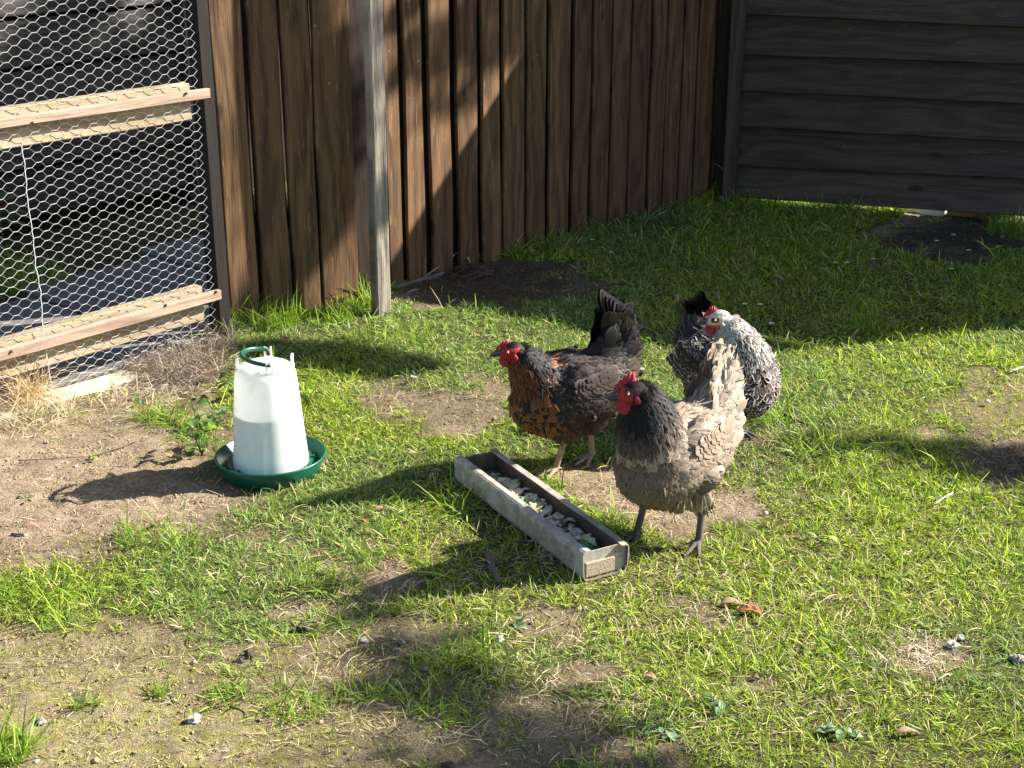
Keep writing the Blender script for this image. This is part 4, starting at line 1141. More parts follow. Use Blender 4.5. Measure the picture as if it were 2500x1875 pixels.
for i in range(170):
    u = rnd.uniform(-.26, .27); v = rnd.uniform(-.8, .8) * (hw - .016); h_ = hgt(u) + rnd.uniform(0, .014)
    s_ = rnd.uniform(.009, .025)
    mi_ = rnd.choices([0, 1, 2], [.56, .40, .04])[0]
    c = R3 @ Vector((u, v, .008 + h_))
    if rnd.random() < .45:
        mb.box(c, s_ * 1.2, s_ * .8, .004, Matrix.Rotation(rnd.uniform(0, 6), 3, 'Z') @ Matrix.Rotation(rnd.uniform(-.8, .8), 3, 'X'), mi=mi_, ch=.001)
    else: leaf_mesh(mb, c, s_ * 1.8, s_, rnd.uniform(0, 6), rnd.uniform(-.7, .7), 1.2, mi=mi_, cup=.4, n=5)
o = mb.build('chopped_cabbage', mats, smooth=False); o.location = TRC + Z * .002
tag(o, 'chopped pale cabbage and feed scraps spread along the trough bottom', 'feed', kind='stuff')
for u, v, L_, W_, a, mi_, lab in [(.20, .01, .065, .035, .3, 1, 'large pale yellow-green cabbage leaf near the open right end of the trough'), (-.0, .0, .05, .035, 1.9, 1, 'upright pale cabbage leaf in the middle of the trough'), (.235, -.008, .05, .035, .9, 2, 'dark green cabbage piece at the near end of the trough')]:
    mb = MB(); leaf_mesh(mb, (0, 0, 0), L_, W_, a + ang, .5 if mi_ == 1 else .1, 1.0, lobes=4, cup=.4, n=12)
    o = mb.build('cabbage_leaf', mats[mi_], smooth=True); o.location = TRC + R3 @ Vector((u, v, .046)); tag(o, lab, 'cabbage leaf', 'large cabbage pieces in the trough')
# ------------------------------------------------------------------ hens
def feather_material(name, rough=.5, sheen=.0, spec=.4):
    m, nt, bs = newmat(name)
    uv = N(nt, 'ShaderNodeAttribute', attribute_name='fuv').outputs['Vector']
    s = N(nt, 'ShaderNodeSeparateXYZ'); nt.links.new(uv, s.inputs[0])       # x -1..1, y 0..1, z rim width
    c0 = N(nt, 'ShaderNodeAttribute', attribute_name='c0').outputs['Color']; c1 = N(nt, 'ShaderNodeAttribute', attribute_name='c1').outputs['Color']
    au = math_n(nt, 'ABSOLUTE', s.outputs[0])
    # rounded rim: distance of tip/edge
    v2 = math_n(nt, 'MAXIMUM', math_n(nt, 'SUBTRACT', math_n(nt, 'MULTIPLY', s.outputs[1], 1.9), .9), 0)
    e = math_n(nt, 'SQRT', math_n(nt, 'ADD', math_n(nt, 'MULTIPLY', au, au), math_n(nt, 'MULTIPLY', v2, v2)))
    th = math_n(nt, 'SUBTRACT', 1.0, s.outputs[2])
    f = math_n(nt, 'MULTIPLY', math_n(nt, 'SUBTRACT', e, th), 9.0); cl = nt.nodes.new('ShaderNodeClamp'); nt.links.new(f, cl.inputs[0])
    c = mix(nt, cl.outputs[0], c0, c1)
    barb = math_n(nt, 'SINE', math_n(nt, 'ADD', math_n(nt, 'MULTIPLY', s.outputs[1], 70), math_n(nt, 'MULTIPLY', au, -22)))
    bb = math_n(nt, 'ADD', math_n(nt, 'MULTIPLY', barb, .10), 1.0); cb = N(nt, 'ShaderNodeCombineXYZ')
    for i in range(3): nt.links.new(bb, cb.inputs[i])
    c = mix(nt, 1.0, c, cb.outputs[0], 'MULTIPLY')
    nt.links.new(c, bs.inputs['Base Color']); bs.inputs['Roughness'].default_value = rough; bs.inputs['Specular IOR Level'].default_value = spec
    h = math_n(nt, 'SUBTRACT', math_n(nt, 'MULTIPLY', barb, .3), math_n(nt, 'MULTIPLY', math_n(nt, 'LESS_THAN', au, .07), -.6))
    bump(nt, bs, h, .35, .0006)
    return m
M['feather'] = feather_material('feather', .58, spec=.22)
M['feather_gloss'] = feather_material('glossy_feather', .40, spec=.4)
M['body'] = attr_mat('hen_skin', 'col', .7, 0, .2, .25, 400)
M['shank'] = attr_mat('hen_shank', 'col', .6, 0, .3, .3, 260)
def comb_mat(name, c, sss=.0):
    m, nt, bs = newmat(name); tc = N(nt, 'ShaderNodeTexCoord').outputs['Object']
    n = noise_n(nt, tc, 420, 4, .7)
    r = ramp(nt, [(.3, [v * .7 for v in c]), (.7, [v * 1.15 for v in c])], n); nt.links.new(r.outputs[0], bs.inputs['Base Color'])
    bs.inputs['Roughness'].default_value = .62; bs.inputs['Specular IOR Level'].default_value = .3; bs.inputs['Subsurface Weight'].default_value = .25; bs.inputs['Subsurface Radius'].default_value = (.008, .002, .001)
    bs.inputs['Subsurface Scale'].default_value = 1.0
    bump(nt, bs, n, 1.0, .002); return m
M['comb'] = comb_mat('red_comb_skin', (.36, .030, .038))
M['beak'] = simple('horn_beak', (.07, .065, .065), .4, .3, 300)
M['iris'] = simple('amber_iris', (.65, .30, .07), .25)
M['pupil'] = simple('pupil', (.004, .004, .004), .08)
M['lid'] = simple('eye_rim', (.03, .012, .012), .5)

def np_noise3(p, s): return mnoise.noise(Vector((p[0] * s, p[1] * s, p[2] * s)))
def lerp(a, b, t): return tuple(x * (1 - t) + y * t for x, y in zip(a, b))
def ss(a, b, x):
    t = min(1, max(0, (x - a) / (b - a))); return t * t * (3 - 2 * t)

def loft(mb, C, RX, RZ, n=18, tang=None):
    """closed tube through centres C, lateral radius RX, other radius RZ, capped by points"""
    C = [Vector(c) for c in C]; k = len(C); vs = []; fs = []
    lat = None
    for i in range(k):
        t = (C[min(i + 1, k - 1)] - C[max(i - 1, 0)]).normalized()
        l = Z.cross(t)
        if l.length < .25: l = lat if lat is not None else Vector((0, 1, 0))
        l = (l - t * l.dot(t)).normalized()
        if lat is not None and l.dot(lat) < 0: l = -l
        lat = l; v = t.cross(l)
        for j in range(n):
            a = 2 * math.pi * j / n; vs.append(C[i] + l * math.cos(a) * RX[i] + v * math.sin(a) * RZ[i])
    for i in range(k - 1):
        for j in range(n): fs.append((i * n + j, i * n + (j + 1) % n, (i + 1) * n + (j + 1) % n, (i + 1) * n + j))
    a = len(vs); vs.append(C[0] + (C[0] - C[1]).normalized() * min(RX[0], RZ[0]) * .5); vs.append(C[-1] + (C[-1] - C[-2]).normalized() * min(RX[-1], RZ[-1]) * .5)
    for j in range(n): fs.append((a, (j + 1) % n, j)); fs.append((a + 1, (k - 1) * n + j, (k - 1) * n + (j + 1) % n))
    mb.add(vs, fs)
def resample(pts, m):
    """catmull-rom over tuples"""
    P_ = [np.array(p, float) for p in pts]; P_ = [2 * P_[0] - P_[1]] + P_ + [2 * P_[-1] - P_[-2]]
    out = []
    for i in range(1, len(P_) - 2):
        for j in range(m):
            t = j / m; a, b, c, d = P_[i - 1], P_[i], P_[i + 1], P_[i + 2]
            out.append(.5 * ((2 * b) + (-a + c) * t + (2 * a - 5 * b + 4 * c - d) * t * t + (-a + 3 * b - 3 * c + d) * t ** 3))
    out.append(P_[-2]); return out

def feathers_obj(name, P, T, Nn, L, W, lift, curl, c0, c1, rim, parent, mat, square=None, camber=.18):
    n = len(P)
    rows = [0, .3, .58, .8, .93, 1.0]; wr = [.35, .82, 1.0, .93, .66, .22]
    S = np.cross(Nn, T); V = np.zeros((n, len(rows), 3, 3)); uvw = np.zeros((n, len(rows), 3, 3))
    for i, (v, w_) in enumerate(zip(rows, wr)):
        hgt = np.sin(lift) * v * L - curl * v * v * L
        for j, u in enumerate((-1, 0, 1)):
            V[:, i, j] = P + T * (v * L * np.cos(lift))[:, None] + Nn * (hgt - camber * abs(u) * W * .5 * w_ + .0004)[:, None] + S * (u * W * .5 * w_)[:, None]
            uvw[:, i, j, 0] = u * (1 if w_ > .3 else .6); uvw[:, i, j, 1] = v; uvw[:, i, j, 2] = rim
    m = len(rows) * 3
    q = []
    for i in range(len(rows) - 1):
        for j in range(2): q.append([i * 3 + j, i * 3 + j + 1, i * 3 + j + 4, i * 3 + j + 3])
    Q = (np.arange(n)[:, None, None] * m + np.array(q)[None]).reshape(-1, 4)
    rep = lambda c: np.repeat(np.asarray(c), m, 0)
    return np_obj(name, V.reshape(-1, 3), Q, mat=mat, parent=parent, smooth=True, cols={'c0': rep(c0), 'c1': rep(c1)}, vecs={'fuv': uvw.reshape(-1, 3)})

def make_hen(name, label, loc, heading, cfg):
    root = empty(name, loc, heading); tag(root, label, 'hen', 'hens in the yard')
    sc = cfg.get('scale', 1.0)
    root.scale = (sc, sc, sc)
    ts = resample(cfg['torso'], 3)                       # x, z, ry, rz (y=0)
    tb = cfg.get('tbend', 0.0)
    neck = resample(cfg['neck'], 4)                      # x, y, z, rx, rz
    hp = Vector(cfg['head']); hy = cfg['head_yaw']; hpit = cfg.get('head_pitch', 0)
    HM = Matrix.Rotation(hy, 3, 'Z') @ Matrix.Rotation(-hpit, 3, 'Y')   # local +x of head = beak
    mb = MB()
    loft(mb, [(p[0], 0, p[1]) for p in ts], [p[2] for p in ts], [p[3] for p in ts], 28)
    loft(mb, [p[:3] for p in neck], [p[3] for p in neck], [p[4] for p in neck], 22)
    mb.ball(hp, .031, .0205, .0235, HM, 18)
    mb.ball(hp + HM @ Vector((.016, 0, -.004)), .018, .0125, .0135, HM, 14)
    for s in (-1, 1):   # wing bulge
        mb.ball((-.03, s * cfg.get('wing_y', .066), cfg.get('wing_z', .245)), .105, .026, .058, Matrix.Rotation(rad(-8), 3, 'Y') @ Matrix.Rotation(s * rad(4), 3, 'X'), 22)
    feet = cfg['feet']; legs = []
    for s, (fx, fy, yaw) in zip((-1, 1), feet):
        hip = Vector((-.01, s * .045, .185)); hock = Vector(cfg.get('hock', (fx - .012, fy, .098))) if False else Vector((fx * .8 - .012 + .2 * hip.x, fy * .85 + .15 * hip.y, .100 + cfg.get('hockdz', 0))); an = Vector((fx, fy, .014))
        kn = hip.lerp(hock, .5) + Vector((.012, 0, 0))
        tr = cfg.get('thigh', 1.0)
        loft(mb, [hip, hip.lerp(kn, .6), kn, kn.lerp(hock, .6), hock], [.052 * tr, .047 * tr, .036 * tr, .023 * tr, .011], [.056 * tr, .05 * tr, .038 * tr, .024 * tr, .012], 16)
        legs.append((hip, hock, an, yaw))
    # continuous skin: shanks and toes join the thighs
    for hip, hock, an, yaw in legs:
        loft(mb, [hock + Vector((0, 0, .012)), hock, hock.lerp(an, .5), an + Vector((0, 0, .006)), an], [.0098, .0096, .0076, .0080, .0098], [.0108, .0104, .0084, .0086, .0105], 12)
        for a, l_ in ((-.52, .050), (0, .062), (.50, .050), (math.pi + .25, .028)):
            d = Vector((math.cos(yaw + a), math.sin(yaw + a), 0)); b = an + Vector((0, 0, -.004))
            k_ = .6 if l_ < .03 else 1
            loft(mb, [b, b + d * l_ * .3 + Z * .003, b + d * l_ * .6 - Z * .001, b + d * l_ * .92 - Z * .005, b + d * l_ * 1.12 - Z * .009], [.0072, .0062 * k_, .0054 * k_, .0046 * k_, .0013], [.0072, .0058 * k_, .005 * k_, .0042 * k_, .0013], 10)
    tmp = mb.build('tmp', M['body'])
    md_ = tmp.modifiers.new('r', 'REMESH'); md_.mode = 'VOXEL'; md_.voxel_size = .0034 if QUICK else .0021
    sm = tmp.modifiers.new('s', 'SMOOTH'); sm.factor = .5; sm.iterations = 3
    dg = bpy.context.evaluated_depsgraph_get(); dg.update()
    me = bpy.data.meshes.new_from_object(tmp.evaluated_get(dg)); me.name = 'body'
    bpy.data.objects.remove(tmp)
    me.materials.clear(); me.materials.append(M['body'])
    nv = len(me.vertices); co = np.empty(nv * 3, np.float32); me.vertices.foreach_get('co', co); co = co.reshape(-1, 3)
    me.polygons.foreach_set('use_smooth', np.ones(len(me.polygons), bool))
    body = bpy.data.objects.new('body', me); COL.objects.link(body); body.parent = root
    npth = np.array([p[:3] for p in neck]); nrad = np.array([p[4] for p in neck])
    ntan = np.gradient(npth, axis=0); ntan /= np.linalg.norm(ntan, axis=1)[:, None]
    HMi = np.array(HM.inverted()); hpn = np.array(hp)
    def info(p):
        d = np.linalg.norm(npth - p, axis=1); i = int(np.argmin(d)); tn = i / (len(npth) - 1)
        q = HMi @ (p - hpn)
        return i, tn, d[i] - nrad[i], q
    def region(p):
        i, tn, dn, q = info(p)
        for hip, hock, an, yaw in legs:
            if p[2] < hock.z + .004: return 'leg', tn, i, q
        if (q[0] / .036) ** 2 + (q[1] / .026) ** 2 + (q[2] / .028) ** 2 < 1.0:
            if q[0] > -.010 - max(0, q[2]) * 1.2 and q[2] < .0165 or q[0] > .014: return 'face', tn, i, q
            return 'head', tn, i, q
        if dn < .012 and tn > .25: return 'neck', tn, i, q
        x, y_, z = p
        if z < .150 and x < .07: return 'belly', tn, i, q
        wy = cfg.get('wing_y', .07)
        if abs(y_) > wy * .62 and abs(x + .02) < .115 and z > .175 + .0 * x: return 'wing', tn, i, q
        if x < -.115: return 'rump', tn, i, q
        if z > .27 or (abs(y_) < .05 and z > .25): return 'back', tn, i, q
        return 'breast', tn, i, q
    colf = cfg['col']
    cc = np.zeros((nv, 3), np.float32)
    for a in range(nv):
        p = co[a]
        if p[2] < .106: rg = 'leg'; tn = 0; q = None
        else: rg, tn, _, q = region(p)
        if rg == 'leg': c = cfg['leg']
        elif rg == 'face': c = cfg['face'](q)
        else: c = tuple(.55 * v for v in colf(p, rg, tn, q, .5)[0])
        cc[a] = c
    at = me.color_attributes.new('col', 'FLOAT_COLOR', 'POINT'); c4 = np.ones((nv, 4), np.float32); c4[:, :3] = cc; at.data.foreach_set('color', c4.ravel())
    # ---- scatter feathers over the skin
    npoly = len(me.polygons); pc = np.empty(npoly * 3, np.float32); me.polygons.foreach_get('center', pc); pc = pc.reshape(-1, 3)
    pn = np.empty(npoly * 3, np.float32); me.polygons.foreach_get('normal', pn); pn = pn.reshape(-1, 3)
    order = NR.permutation(npoly)
    grid = {}; sel = []
    SZ = dict(head=(.010, .0060, .0034), neck=(.030, .0085, .0046), breast=(.024, .015, .0066), belly=(.034, .018, .0085), wing=(.026, .017, .0078), back=(.030, .016, .0072), rump=(.040, .024, .0095))
    SZ.update(cfg.get('sizes', {}))
    for a in order:
        p = pc[a]
        if p[2] < .100: continue
        rg, tn, i, q = region(p)
        if rg in ('leg', 'face'): continue
        l_, w_, sp = SZ[rg]
        if rg == 'neck':
            k_ = .45 + .75 * (1 - tn); l_ *= k_; w_ *= k_ ** .7; sp *= k_ ** .6
        key = tuple((p / .011).astype(int)); okk = True
        for dx_ in (-1, 0, 1):
            for dy_ in (-1, 0, 1):
                for dz_ in (-1, 0, 1):
                    for (pp, r_) in grid.get((key[0] + dx_, key[1] + dy_, key[2] + dz_), ()):
                        if (pp[0] - p[0]) ** 2 + (pp[1] - p[1]) ** 2 + (pp[2] - p[2]) ** 2 < (min(sp, r_)) ** 2: okk = False; break
                    if not okk: break
                if not okk: break
            if not okk: break
        if not okk: continue
        grid.setdefault(key, []).append((p, sp))
        # flow
        if rg == 'head':
            f = np.array(HM @ Vector((-1, 0, -.25)))
        elif rg == 'neck':
            f = -ntan[i]; 
        else:
            fr = ss(.02, .12, p[0]); f = np.array([-1, 0, -.18]) * (1 - fr) + np.array([-.30, 0, -1]) * fr
            if rg == 'belly': f = np.array([-.45, 0, -1.0])
            if rg == 'rump': f = np.array([-1.0, 0, .55 if p[2] > .27 else -.1])
            if rg == 'wing': f = np.array([-1.0, 0, -.30])
        nn = pn[a]
        f = f + NR.normal(0, .10 if rg != 'belly' else .25, 3)
        t_ = f - nn * np.dot(f, nn); ln = np.linalg.norm(t_)
        if ln < .12: t_ = np.array([0, 0, -1.0]) - nn * -nn[2]; ln = np.linalg.norm(t_) + 1e-6
        t_ /= ln
        c0, c1, rim = colf(p, rg, tn, q, NR.rand())
        sel.append((p, t_, nn, l_ * NR.uniform(.8, 1.2), w_ * NR.uniform(.85, 1.15), {'belly': .30, 'rump': .26, 'head': .12, 'neck': .16}.get(rg, .17) * NR.uniform(.6, 1.4), .10, c0, c1, rim, rg))
    # loose wisps that ruffle the outline
    wisp = []
    for s in sel:
        if s[10] in ('breast', 'belly', 'rump', 'back', 'neck', 'wing') and NR.rand() < cfg.get('wisp', .5) * (.4 if s[10] == 'neck' else 1):
            for _ in range(2 if s[10] in ('belly', 'rump') else 1):
                d_ = s[1] + NR.normal(0, .32, 3); d_ -= s[2] * d_.dot(s[2]); d_ /= np.linalg.norm(d_)
                wisp.append((s[0] + s[2] * .001, d_, s[2], s[3] * NR.uniform(.7, 1.35), .0028 * NR.uniform(.6, 1.4), s[5] + NR.uniform(.05, .28), .15, s[8] if NR.rand() < .4 else s[7], s[8] if NR.rand() < .3 else s[7], .1, 'x'))
    pl = [s for s in sel if s[10] != 'wing'] + wisp; wg = [s for s in sel if s[10] == 'wing']
    def mk(nm, lst, mat, camber=.18):
        a = [np.array([s[i] for s in lst], float) for i in range(10)]
        a[5] = a[5] * NR.uniform(.6, 1.6, len(a[5])) + .02
        return feathers_obj(nm, a[0], a[1], a[2], a[3], a[4], a[5], a[6], a[7], a[8], a[9], root, mat, camber=camber)
    mk('plumage', pl, M['feather'])
    wc = cfg['wingcol']
    for s in (-1, 1):
        l0 = [w_ for w_ in wg if w_[0][1] * s > 0]
        wy = cfg.get('wing_y', .07); wz = cfg.get('wing_z', .245)
        for row, (nrow, L_, dz, lay) in enumerate(((7, .095, -.038, .0), (7, .072, -.024, .003), (9, .046, -.008, .006), (9, .040, .008, .007), (9, .036, .022, .007))):
            for i in range(nrow):
                f = i / (nrow - 1)
                px_ = .045 - f * .10 - (.01 if row < 2 else 0); pz_ = wz + dz + .018 * f + (.012 * (1 - f) if row == 0 else 0)
                nn = np.array([-.10, s * 1.0, .28]); nn /= np.linalg.norm(nn)
                ty = wy + .026 * math.sqrt(max(0.05, 1 - ((px_ + .03) / .108) ** 2 * .9 - ((pz_ - wz) / .062) ** 2 * .8)) + .002 + lay
                T_ = np.array([-1.0, -s * (.24 + .16 * f), -.22 + .30 * f + (.0 if row else -.02)]); T_ -= nn * T_.dot(nn); T_ /= np.linalg.norm(T_)
                c0, c1, rim = wc(row, f, NR.rand())
                px_ += rnd.uniform(-.004, .004); pz_ += rnd.uniform(-.003, .003); T_ = T_ + NR.normal(0, .05, 3); T_ -= nn * T_.dot(nn); T_ /= np.linalg.norm(T_)
                l0.append((np.array([px_, s * ty, pz_]), T_, nn, L_ * (1 - .15 * abs(f - .5)), .026 if row else .022, .02 + .012 * (row), .05, c0, c1, rim, 'w'))
        mk('wing', l0, M['feather'], .22)
    # tail
    tl = []
    for (p, d, nrm, L_, W_, lf, cu, c0, c1, rim) in cfg['tail'](): tl.append((np.array(p, float), np.array(d, float) / np.linalg.norm(d), np.array(nrm, float) / np.linalg.norm(nrm), L_, W_, lf, cu, c0, c1, rim, 't'))
    for i, t_ in enumerate(tl):
        T_, nn = t_[1], t_[2]; nn = nn - T_ * nn.dot(T_); nn /= np.linalg.norm(nn); tl[i] = (t_[0], T_, nn) + t_[3:]
    mk('tail', tl, M['feather_gloss'] if cfg.get('gloss_tail', True) else M['feather'], .12)
    # comb: serrated blade
    def HW(v): return hp + HM @ Vector(v)
    mb = MB(); cs = cfg['comb']; n_ = 26; vs = []; fs = []
    for i in range(n_ + 1):
        t_ = i / n_; X = .038 - t_ * cs['len']; base = .012 + .010 * math.sin(min(1, t_ * 1.1) * math.pi * .75)
        env = cs['h'] * (math.sin(math.pi * min(1, (t_ ** cs.get('skew', 1.0)) * .92 + .06)) ** .6)
        spk = (.55 + .45 * abs(math.cos(t_ * math.pi * cs['n']))) 
        top = base + env * spk; lean = cs.get('lean', 0)
        for k_, (yy, zz) in enumerate(((-.0035, base - .006), (-.0028, (base * .5 + top * .5)), (0, top), (.0028, (base * .5 + top * .5)), (.0035, base - .006))):
            vs.append(HW((X - (zz - base) * .35, yy + lean * max(0, zz - base) ** 1 , zz)))
    for i in range(n_):
        for k_ in range(4): fs.append((i * 5 + k_, i * 5 + k_ + 1, i * 5 + k_ + 6, i * 5 + k_ + 5))
    fs.append((0, 1, 2, 3, 4)); fs.append(tuple(n_ * 5 + j for j in range(5))[::-1])
    mb.add(vs, fs); mb.build('comb', M['comb'], root, smooth=True)
    ws = cfg['wattle']
    for s in (-1, 1):
        mb = MB(); mb.ball(HW((.021, s * .0085, -.017 - ws * .55)), .0125 * min(1.25, ws / .014), .0034, ws, HM @ Matrix.Rotation(s * .25, 3, 'X'), 16, rough=.15, seed=s + 2); mb.build('wattle', M['comb'], root, smooth=True)
        mb = MB(); mb.ball(HW((-.006, s * .0205, -.012)), .0055, .0026, .0095, HM @ Matrix.Rotation(.35, 3, 'Y'), 12, rough=.2, seed=3); mb.build('earlobe', cfg.get('lobe', M['comb']), root, smooth=True)
        e = Vector((.0135, s * .0190, .0042))
        mb = MB()
        mb.ball(HW(e + Vector((0, -s * .0035, 0))), .0066, .0052, .0062, HM, 16, mi=2)
        mb.ball(HW(e + Vector((0, -s * .0010, 0))), .0036, .0042, .0036, HM, 16, mi=0)
        mb.ball(HW(e + Vector((0, s * .0010, 0))), .0022, .0028, .0022, HM, 12, mi=1)
        mb.build('eye', [M['iris'], M['pupil'], M['lid']], root, smooth=True)
    # beak: upper and lower, hooked
    mb = MB()
    up = [(.026, .0, .0015, .0078, .0075), (.036, 0, .0015, .0060, .0062), (.045, 0, -.0005, .0042, .0046), (.052, 0, -.0035, .0024, .003), (.0565, 0, -.0068, .0009, .0012)]
    lo_ = [(.026, 0, -.0065, .0064, .0036), (.037, 0, -.0068, .0048, .0028), (.046, 0, -.0075, .003, .002), (.052, 0, -.008, .0012, .001)]
    for prof in (up, lo_):
        n2 = 12; vs = []; fs = []
        for (X, Y, Zz, ry, rz) in prof:
            for j in range(n2): a_ = 2 * math.pi * j / n2; vs.append(HW((X, math.cos(a_) * ry, Zz + math.sin(a_) * rz)))
        for i in range(len(prof) - 1):
            for j in range(n2): fs.append((i * n2 + j, i * n2 + (j + 1) % n2, (i + 1) * n2 + (j + 1) % n2, (i + 1) * n2 + j))
        fs.append(tuple(range(n2))[::-1]); fs.append(tuple((len(prof) - 1) * n2 + j for j in range(n2)))
        mb.add(vs, fs)
    mb.build('beak', cfg.get('beak', M['beak']), root, smooth=True)
    return root

TORSO = [(.142, .252, .018, .022), (.130, .245, .050, .060), (.104, .230, .074, .088), (.062, .214, .090, .104), (.01, .206, .096, .108), (-.045, .213, .094, .104), (-.090, .236, .082, .092), (-.122, .268, .064, .076), (-.142, .305, .046, .058), (-.154, .340, .030, .040), (-.160, .372, .014, .020)]
def sym(f):
    out = []
    for s in (-1, 1): out += f(s)
    return out

# -- black hen with copper breast
def face1(q): return (.34 + .06 * math.sin(q[0] * 900), .022, .022) if q[2] < .013 or q[0] > .012 else (.02, .012, .012)
def col1(p, rg, tn, q, r):
    k = .75 + .5 * r; blk = (.007 * k, .0065 * k, .008 * k)
    cop = lerp((.20, .055, .014), (.10, .035, .012), r)
    if rg == 'head': return blk, blk, .2
    if rg == 'neck':
        px_ = .070 + .068 * tn
        if p[0] - px_ > (.030 - .008 * tn) and abs(p[1]) < .05: return lerp(cop, (.012, .01, .01), .1 + .5 * (r > .75)), (.05, .02, .01), .14
        edge = (1 - tn) > .45 and r > .58
        return blk, ((.36, .13, .03) if edge else (.03, .024, .02)), .26 if edge else .15
    if rg == 'breast':
        f = ss(-.02, .11, p[0]) * (1 - .5 * ss(.22, .27, p[2]))
        if r < .05 + .62 * f: return lerp((.030, .016, .010), (.15, .055, .014), f), lerp((.05, .025, .015), (.24, .10, .03), f), .16
        return (.010, .008, .007), (.04, .022, .014), .10
    if rg == 'belly': return lerp((.020, .014, .011), (.07, .04, .022), ss(.0, .1, p[0]) * r), (.08, .05, .035), .12
    if rg in ('back', 'wing'):
        c = lerp((.011, .0095, .0095), (.036, .028, .024), r)
        return c, lerp((.035, .03, .026), (.10, .078, .062), r * r), .11
    if rg == 'rump':
        f = ss(.27, .30, p[2])
        return lerp(lerp((.06, .04, .03), (.11, .08, .055), r), blk, f), (.025, .02, .02), .10
    return blk, blk, .1
def wing1(row, f, r):
    if row == 0: return (.05, .036, .029), (.16, .125, .095), .14
    return lerp((.03, .025, .023), (.06, .045, .036), r), lerp((.06, .05, .045), (.14, .11, .09), r), .12
def cone_tail(tipc, n, ln, w_, c0f, c1f, spread=.03, base=(-.065, .285), n_long=9, scat=.05):
    def f(s):
        o = []
        for i in range(n_long):      # main tail feathers, folded like a tent
            q = i / max(1, n_long - 1); a = (-.150 - .012 * q, s * (.006 + .018 * q), .300 - .012 * q)
            tp = np.array(tipc) + np.array([.035 - .075 * q, s * (.004 + spread * q), .010 - .055 * q])
            d = tp - np.array(a); L_ = np.linalg.norm(d)
            o.append((a, d, (-.30, s, .12), L_, w_ * 1.0, .02, .06, c0f(.2), c1f(.2), .07))
        for i in range(n):           # coverts climbing from the saddle to the tip
            q = rnd.random() ** .8; th = rnd.uniform(0, 1)
            bx = base[0] + (-.175 - base[0]) * th; bz = base[1] + .02 * th + rnd.uniform(-.02, .02)
            a = np.array([bx, s * (.046 - .012 * th) * (1 - .62 * q) * rnd.uniform(.75, 1.0), bz])
            t_ = np.array(tipc) + np.array([rnd.uniform(-.045, .02), s * spread * .5, -.03])
            a = a + (t_ - a) * q * .62; a[1] = s * max(abs(a[1]), .010)
            d = (t_ - a) + np.array([rnd.uniform(-scat, scat * .4), s * rnd.uniform(0, .03), 0])
            o.append((a, d, (.25 - .75 * th, s, .25), ln * rnd.uniform(.7, 1.15) * (1 - .3 * q), w_ * rnd.uniform(.75, 1.05), .16, .26, c0f(rnd.random()), c1f(rnd.random()), .11))
        return o
    return lambda: sym(f)
def tail1():
    def f(s):
        o = []
        for i in range(9):
            a = rad(84 - i * 8.0); b = .010 + .0022 * i
            k = .9 + .3 * rnd.random()
            o.append(((-.165 - .002 * i, s * b, .315 - i * .008), (-math.cos(a), s * (.05 + .012 * i), math.sin(a)), (-.35, s, .1), .150 - .004 * i, .036, .03, .10, (.013 * k, .012 * k, .014 * k), (.05, .045, .043), .06))
        for i in range(22):
            a = rad(80 - (i % 11) * 8 + rnd.uniform(-4, 4)); k = rnd.uniform(.7, 1.5)
            o.append(((-.150 - rnd.uniform(0, .03), s * rnd.uniform(.018, .036), .285 + rnd.uniform(0, .035)), (-math.cos(a), s * rnd.uniform(-.05, .22), math.sin(a)), (-.25, s, .15), rnd.uniform(.055, .095), .034, .10, .18, (.022 * k, .018 * k, .018 * k), (.11, .09, .08), .12))
        return o
    return sym(f)
hen1 = dict(torso=TORSO, neck=[(.070, 0, .228, .076, .088), (.098, 0, .266, .064, .070), (.120, .0, .298, .050, .054), (.138, 0, .324, .038, .042), (.154, 0, .342, .027, .031)],
            head=(.170, 0, .352), head_yaw=rad(-18), head_pitch=rad(-3), feet=((-.085, -.012, .25), (.045, .018, .05)), leg=(.26, .20, .14), face=face1, col=col1, wingcol=wing1, tail=cone_tail((-.128, 0, .465), 70, .075, .032, lambda r: (.006 + .006 * r, .0055 + .005 * r, .007 + .005 * r), lambda r: (.016 + .03 * r, .014 + .025 * r, .014 + .022 * r)),
            comb=dict(len=.042, h=.010, n=5, lean=.2), wattle=.0125, scale=1.0)

# -- grey-brown hen with dark neck
def face2(q):
    if q[0] > .004 and q[2] < .006 or q[0] > .018: return (.36 + .05 * math.sin(q[0] * 900), .035, .035)
    return (.05, .028, .026)
def col2(p, rg, tn, q, r):
    k = .7 + .6 * r
    if rg == 'head': return (.007 * k, .006 * k, .006 * k), (.012, .01, .01), .15
    if rg == 'neck':
        f = 1 - ss(.30, .60, tn)
        c = lerp((.007, .006, .006), (.085, .06, .045), f * (.5 + .5 * r)); return c, lerp((.012, .01, .01), (.17, .13, .10), f), .12
    if rg == 'breast': 
        f = ss(.14, .30, p[2]); c = lerp((.145, .107, .074), (.075, .056, .044), r * f); return c, lerp((.13, .10, .075), (.22, .17, .125), r), .12
    if rg == 'belly': return lerp((.22, .17, .115), (.14, .105, .072), r), (.30, .24, .17), .1
    if rg in ('back', 'wing'): return lerp((.32, .25, .188), (.16, .122, .094), r), lerp((.26, .205, .16), (.44, .355, .28), r), .14
    if rg == 'rump': return lerp((.40, .325, .25), (.27, .215, .165), r), (.44, .37, .295), .10
    return (.2, .15, .1), (.3, .2, .1), .1
def wing2(row, f, r): return lerp((.30, .23, .175), (.18, .138, .108), r), lerp((.30, .24, .19), (.44, .36, .28), r), .10
